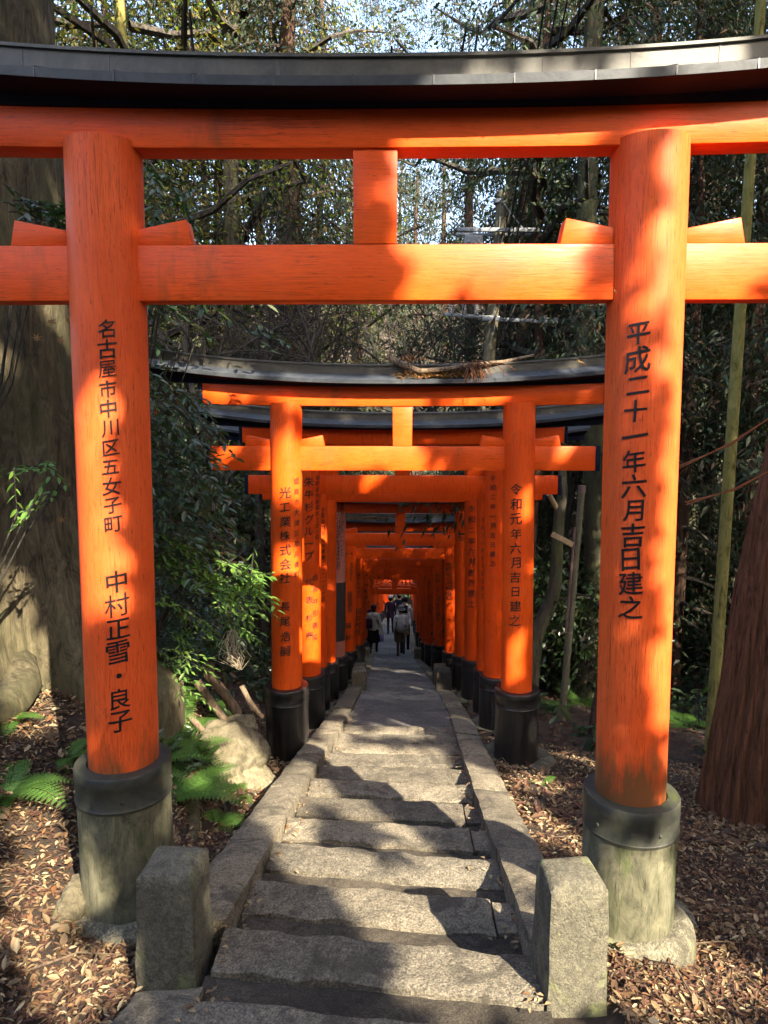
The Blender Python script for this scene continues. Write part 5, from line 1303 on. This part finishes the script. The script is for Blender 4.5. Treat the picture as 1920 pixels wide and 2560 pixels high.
LIT = [
 # nearest gate
 ([(800, 290), (1330, 285), (1330, 322), (760, 322)], 2.85, 1), ([(1330, 220), (1659, 225), (1659, 305), (1480, 300), (1330, 300)], 2.85, .4),
 ([(960, 110), (1659, 50), (1659, 150), (900, 165)], 2.75, .9), ([(790, 325), (853, 325), (853, 530), (800, 530)], 2.9, .9),
 ([(820, 530), (1320, 485), (1320, 642), (830, 642), (800, 590)], 2.9, .5), ([(1200, 465), (1325, 485), (1325, 530), (1190, 530)], 2.9, .5),
 ([(1478, 460), (1610, 460), (1659, 520), (1659, 560), (1590, 640), (1478, 640)], 2.9, .35), ([(20, 302), (140, 320)], 2.85, .7),
 ([(1320, 300), (1480, 300), (1472, 700), (1318, 700)], 2.82, .55), ([(1318, 700), (1470, 700), (1460, 1150), (1310, 1150)], 2.82, .62), ([(1310, 1150), (1460, 1150), (1440, 1740), (1295, 1740)], 2.82, .72),
 ([(160, 820), (260, 830), (270, 1000), (250, 1100), (170, 1000)], 2.82, .75), ([(175, 1000), (290, 1080), (300, 1180), (260, 1290), (200, 1300)], 2.82, .85), ([(195, 1350), (215, 1350), (215, 1600), (200, 1600)], 2.82, .4),
 ([(176, 1790), (232, 1795), (235, 1925), (176, 1930)], 2.76, .9), ([(1305, 1850), (1450, 1850), (1450, 2010), (1280, 2000)], 2.76, .95), ([(1290, 1800), (1450, 1800), (1450, 1850), (1290, 1850)], 2.76, .3),
 ([(1380, 1990), (1503, 1960), (1503, 2050), (1390, 2060)], 2.7, .8), ([(345, 1650), (362, 1700), (362, 1810), (348, 1800)], 2.9, .8),
 # bollards
 ([(1160, 1900), (1292, 1900), (1280, 2170), (1150, 2170)], 2.26, .85), ([(430, 1850), (450, 1850), (455, 2080), (432, 2080)], 2.45, 1),
 # huge trunk
 ([(0, 970), (90, 985), (140, 1060), (150, 1480), (60, 1520), (0, 1500)], 4.2, .97), ([(90, 400), (150, 420), (150, 520), (100, 520)], 4.3, .5), ([(0, 1500), (90, 1540), (60, 1620), (0, 1620)], 4.2, .6),
 # second gate
 ([(600, 845), (870, 845), (870, 878), (600, 878)], 6.32, 1), ([(440, 840), (520, 840), (520, 865), (440, 865)], 6.32, .8), ([(870, 850), (1090, 862), (1090, 877), (870, 877)], 6.32, .6),
 ([(845, 880), (892, 880), (892, 960), (845, 960)], 6.32, .75), ([(655, 935), (860, 960), (860, 1012), (655, 1012)], 6.34, .72), ([(460, 965), (560, 965), (560, 1010), (460, 1010)], 6.34, .8),
 ([(625, 880), (657, 880), (657, 960), (630, 960)], 6.26, .7), ([(593, 960), (657, 960), (657, 1100), (593, 1110)], 6.26, .93), ([(590, 1180), (655, 1160), (655, 1270), (590, 1270)], 6.26, .7), ([(585, 1300), (655, 1290), (655, 1470), (585, 1480)], 6.26, .95),
 ([(330, 755), (560, 775), (560, 815), (340, 790)], 6.15, .9), ([(1250, 770), (1300, 765), (1300, 800), (1230, 800)], 6.15, .4), ([(1090, 880), (1146, 880), (1146, 1100), (1100, 1100)], 6.26, .3), ([(1080, 1380), (1120, 1380), (1120, 1475), (1085, 1475)], 6.26, .35),
 ([(1150, 960), (1290, 960), (1290, 1010), (1150, 1010)], 6.34, .35), ([(860, 962), (1085, 962), (1085, 1010), (860, 1010)], 6.34, .25),
 ([(615, 1480), (662, 1480), (662, 1610), (610, 1620)], 6.2, .8),
 ([(655, 1100), (700, 1080), (700, 1420), (655, 1440)], 8.05, .85), ([(655, 1440), (690, 1440), (690, 1560), (650, 1560)], 8.0, .7), ([(690, 1150), (712, 1150), (712, 1420), (690, 1420)], 9.3, .5),
 ([(955, 1140), (985, 1140), (985, 1200), (955, 1200)], 14.1, .9), ([(985, 1140), (1020, 1140), (1020, 1160), (985, 1160)], 14.2, .6), ([(915, 1405), (930, 1400), (930, 1460), (915, 1460)], 18.85, .9),
 # stairs
 ([(870, 2045), (1010, 2050), (1130, 2150), (1030, 2165), (900, 2130)], 'g', 1), ([(690, 1900), (870, 1910), (960, 1970), (945, 2022), (900, 2015), (800, 1975)], 'g', 1), ([(1000, 1918), (1085, 1925), (1085, 1950), (1060, 1958)], 'g', 1),
 ([(590, 1822), (730, 1828), (830, 1885), (830, 1895), (640, 1885)], 'g', 1), ([(860, 1838), (1010, 1848), (1025, 1880), (980, 1905), (930, 1890)], 'g', 1), ([(560, 1780), (640, 1770), (700, 1820), (620, 1815)], 'g', .8),
 ([(800, 1760), (920, 1768), (950, 1810), (880, 1805)], 'g', .85), ([(640, 1735), (770, 1745), (780, 1770), (650, 1775)], 'g', .9), ([(650, 1690), (740, 1692), (1000, 1725), (1010, 1760), (900, 1745), (830, 1715), (760, 1735), (660, 1725)], 'g', .95),
 ([(680, 1640), (990, 1655), (1005, 1705), (800, 1690), (740, 1665)], 'g', .95), ([(730, 1605), (970, 1620), (960, 1640), (720, 1630)], 'g', .8), ([(770, 1560), (900, 1575), (940, 1590), (780, 1590)], 'g', .7),
 ([(640, 1650), (700, 1650), (640, 1780), (540, 1770)], 'g', 1), ([(690, 1570), (750, 1530), (740, 1600), (680, 1630)], 'g', .85), ([(1010, 1700), (1060, 1700), (1130, 1800), (1080, 1810)], 'g', .9), ([(1075, 1885), (1150, 1920), (1150, 1990), (1110, 1950)], 'g', .7),
 # ground
 ([(1050, 1670), (1190, 1690), (1270, 1840), (1140, 1830)], 'g', .8), ([(1290, 1960), (1659, 2120), (1659, 2212), (1260, 2212)], 'g', .62), ([(1480, 1830), (1659, 1900), (1659, 1990), (1500, 1940)], 'g', .4), ([(1130, 2160), (1290, 2170), (1280, 2212), (1000, 2212)], 'g', .7),
 ([(20, 1730), (150, 1780), (180, 1960), (290, 2080), (200, 2150), (170, 2212), (60, 2212), (30, 1950)], 'g', .8), ([(400, 1690), (560, 1690), (470, 1740), (420, 1770)], 'g', .6), ([(60, 1690), (140, 1700), (140, 1760), (60, 1760)], 'g', .5),
 ([(430, 1530), (560, 1620), (590, 1670), (520, 1700), (430, 1610)], 5.3, 1), ([(350, 1480), (470, 1480), (440, 1560), (350, 1540)], 5.0, .7), ([(340, 1180), (450, 1190), (440, 1260), (340, 1250)], 5.1, .6), ([(350, 1470), (520, 1500), (480, 1560), (370, 1520)], 5.5, .85), ([(455, 1210), (595, 1210), (570, 1320), (450, 1300)], 5.2, .8),
 ([(500, 1340), (530, 1360), (560, 1490), (530, 1490)], 6.0, .9), ([(340, 1370), (440, 1380), (440, 1450), (350, 1450)], 5.6, .5), ([(350, 1230), (400, 1240), (390, 1280), (350, 1270)], 5.2, .8), ([(590, 860), (640, 870), (620, 900), (560, 880)], 5.4, .8), ([(30, 980), (130, 990), (110, 1080), (20, 1070)], 3.7, .6),
 ([(1530, 1510), (1570, 1510), (1570, 1580), (1530, 1580)], 5.4, .5), ([(1560, 950), (1600, 950), (1600, 1000), (1560, 1000)], 7.3, .5)]
DARK = [([(0, 200), (740, 330)], 2.85), ([(0, 80), (860, 190)], 2.72), ([(0, 470), (150, 650)], 2.9), ([(285, 460), (640, 645)], 2.9), ([(640, 525), (800, 645)], 2.9), ([(135, 320), (305, 810)], 2.82),
 ([(262, 830), (310, 830), (340, 1700), (300, 1700), (300, 1200), (275, 1000)], 2.82), ([(190, 1420), (335, 1420), (340, 1720), (200, 1720)], 2.82), ([(180, 1700), (345, 1790)], 2.76), ([(240, 1790), (345, 1940)], 2.76), ([(285, 1880), (425, 2090)], 2.4), ([(745, 330), (800, 525)], 2.88),
 ([(1318, 300), (1345, 300), (1330, 1740), (1293, 1740)], 2.88), ([(1060, 880), (1100, 1370)], 6.26), ([(595, 1110), (650, 1165)], 6.26)]
V1 = 15.5; G = np.zeros((int((V1 - V0) / cell), int((U1 - U0) / cell)))
for poly, where, val in LIT: lit(poly, where, val)
G0 = G; G = np.zeros_like(G0)
for poly, where in DARK: lit(poly, where, 1)
G = np.where(G > 0, 0, G0); Gd = G.copy()
for a_, b_ in ((1, 0), (-1, 0), (0, 1), (0, -1)): Gd = np.maximum(Gd, np.roll(np.roll(G, a_, 0), b_, 1))
G = np.where(G0 > 0, Gd, Gd * .999)
# widen by two cells so that the light reaches, and keep a far copy for the coarse leaves
def dil(A, k):
    B = A.copy()
    for a in range(-k, k + 1):
        for b in range(-k, k + 1):
            B = np.maximum(B, np.roll(np.roll(A, a, 0), b, 1) * (1 if a * a + b * b <= k * k else 0))
    return B
G5 = dil(G, 5)
r_ = np.random.default_rng(77)
def blur(A, k, ax): return sum(np.roll(A, q, ax) for q in range(-k, k + 1)) / (2 * k + 1)
UF = np.zeros_like(G)
for k, wt in ((1, .9), (2, 1.1), (5, .8)):
    B = r_.normal(size=G.shape)
    for _ in range(2): B = blur(blur(B, k, 0), k + 1, 1); 
    UF += wt * B / B.std()
for row in range(UF.shape[0]): UF[row] = np.roll(UF[row], int(row * .7))     # slants the shade streaks to one side
UF = UF.ravel().argsort().argsort().reshape(UF.shape) / UF.size
def canopy(n, L, W, coarse, s0, s1, seed):  # scatters shade leaves, with gaps where the light mask is set
    global rng
    if coarse: u = r_.uniform(U0, U1, n); v = r_.uniform(V0, V1, n)
    else:
        ci, cj = np.nonzero(G5 > .02); k = r_.integers(0, len(ci), n); v = V0 + (ci[k] + r_.random(n)) * cell; u = U0 + (cj[k] + r_.random(n)) * cell
    s_ = r_.uniform(s0, s1, n) + np.maximum(0, v) * .45
    i = np.clip(((v - V0) / cell).astype(int), 0, G.shape[0] - 1); j = np.clip(((u - U0) / cell).astype(int), 0, G.shape[1] - 1)
    if coarse: keep = G5[i, j] < .02
    else:
        g = G[i, j]; keep = UF[i, j] > np.where(g > .9, 1.1, np.where(g > 0, 1 - (1 - g) * .55, 0))
    P = u[:, None] * Un + v[:, None] * Vn + s_[:, None] * Sn
    keep &= P[:, 1] < .2
    P = P[keep]; m_ = len(P); D = r_.normal(size=(m_, 3)) + np.array([0, 0, -.3]); Nn = r_.normal(size=(m_, 3)) * .55 + Sn
    return P, D, Nn, L * r_.uniform(.6, 1.2, m_), W
own = [((3.2, -7.5), 17, .30, 'bark_grey'), ((-2.8, -6.5), 17, .26, 'bark_cedar'), ((12.5, -8.0), 18, .28, 'bark_grey')]
allp = [canopy(85000, .36, .55, True, 6.5, 10.5, 1), canopy(85000, .15, .5, False, 5.2, 8, 2)]
P = np.concatenate([a[0] for a in allp]); D = np.concatenate([a[1] for a in allp]); Nn = np.concatenate([a[2] for a in allp]); L = np.concatenate([a[3] for a in allp]); W = np.concatenate([a[3] * a[4] for a in allp])
cc = np.array([[a[0][0], a[0][1]] for a in own]); near = np.argmin(((P[:, None, :2] - cc[None]) ** 2).sum(2), 1)
for k, ((x, y), h, r, bk) in enumerate(own):
    z = ground(x, y) - .1; o = empty('overhanging_tree', (x, y, z)); tag(o, ['tall tree behind the viewpoint to the right, shading the stairs', 'tall tree behind the viewpoint to the left', 'outer tall tree far right behind the viewpoint'][k], 'tree', 'trees behind the viewpoint')  # unseen, put in to shape the sunlight on gates and stairs
    if k != 0 or True:
        mb = trunk_mesh([(0, 0, 0), (.1, 0, h * .3), (-.1, .1, h * .6), (0, 0, h)], [r, r * .9, r * .6, r * .15], 16, .1, 3, k, .2); mb.build('trunk', M[bk], o, smooth='all')
    q = near == k; me = leaf_cards('crown', P[q] - np.array([x, y, z]), D[q], L[q], W[q], Nn[q], .1); link('crown', me, M['leaf'], o)
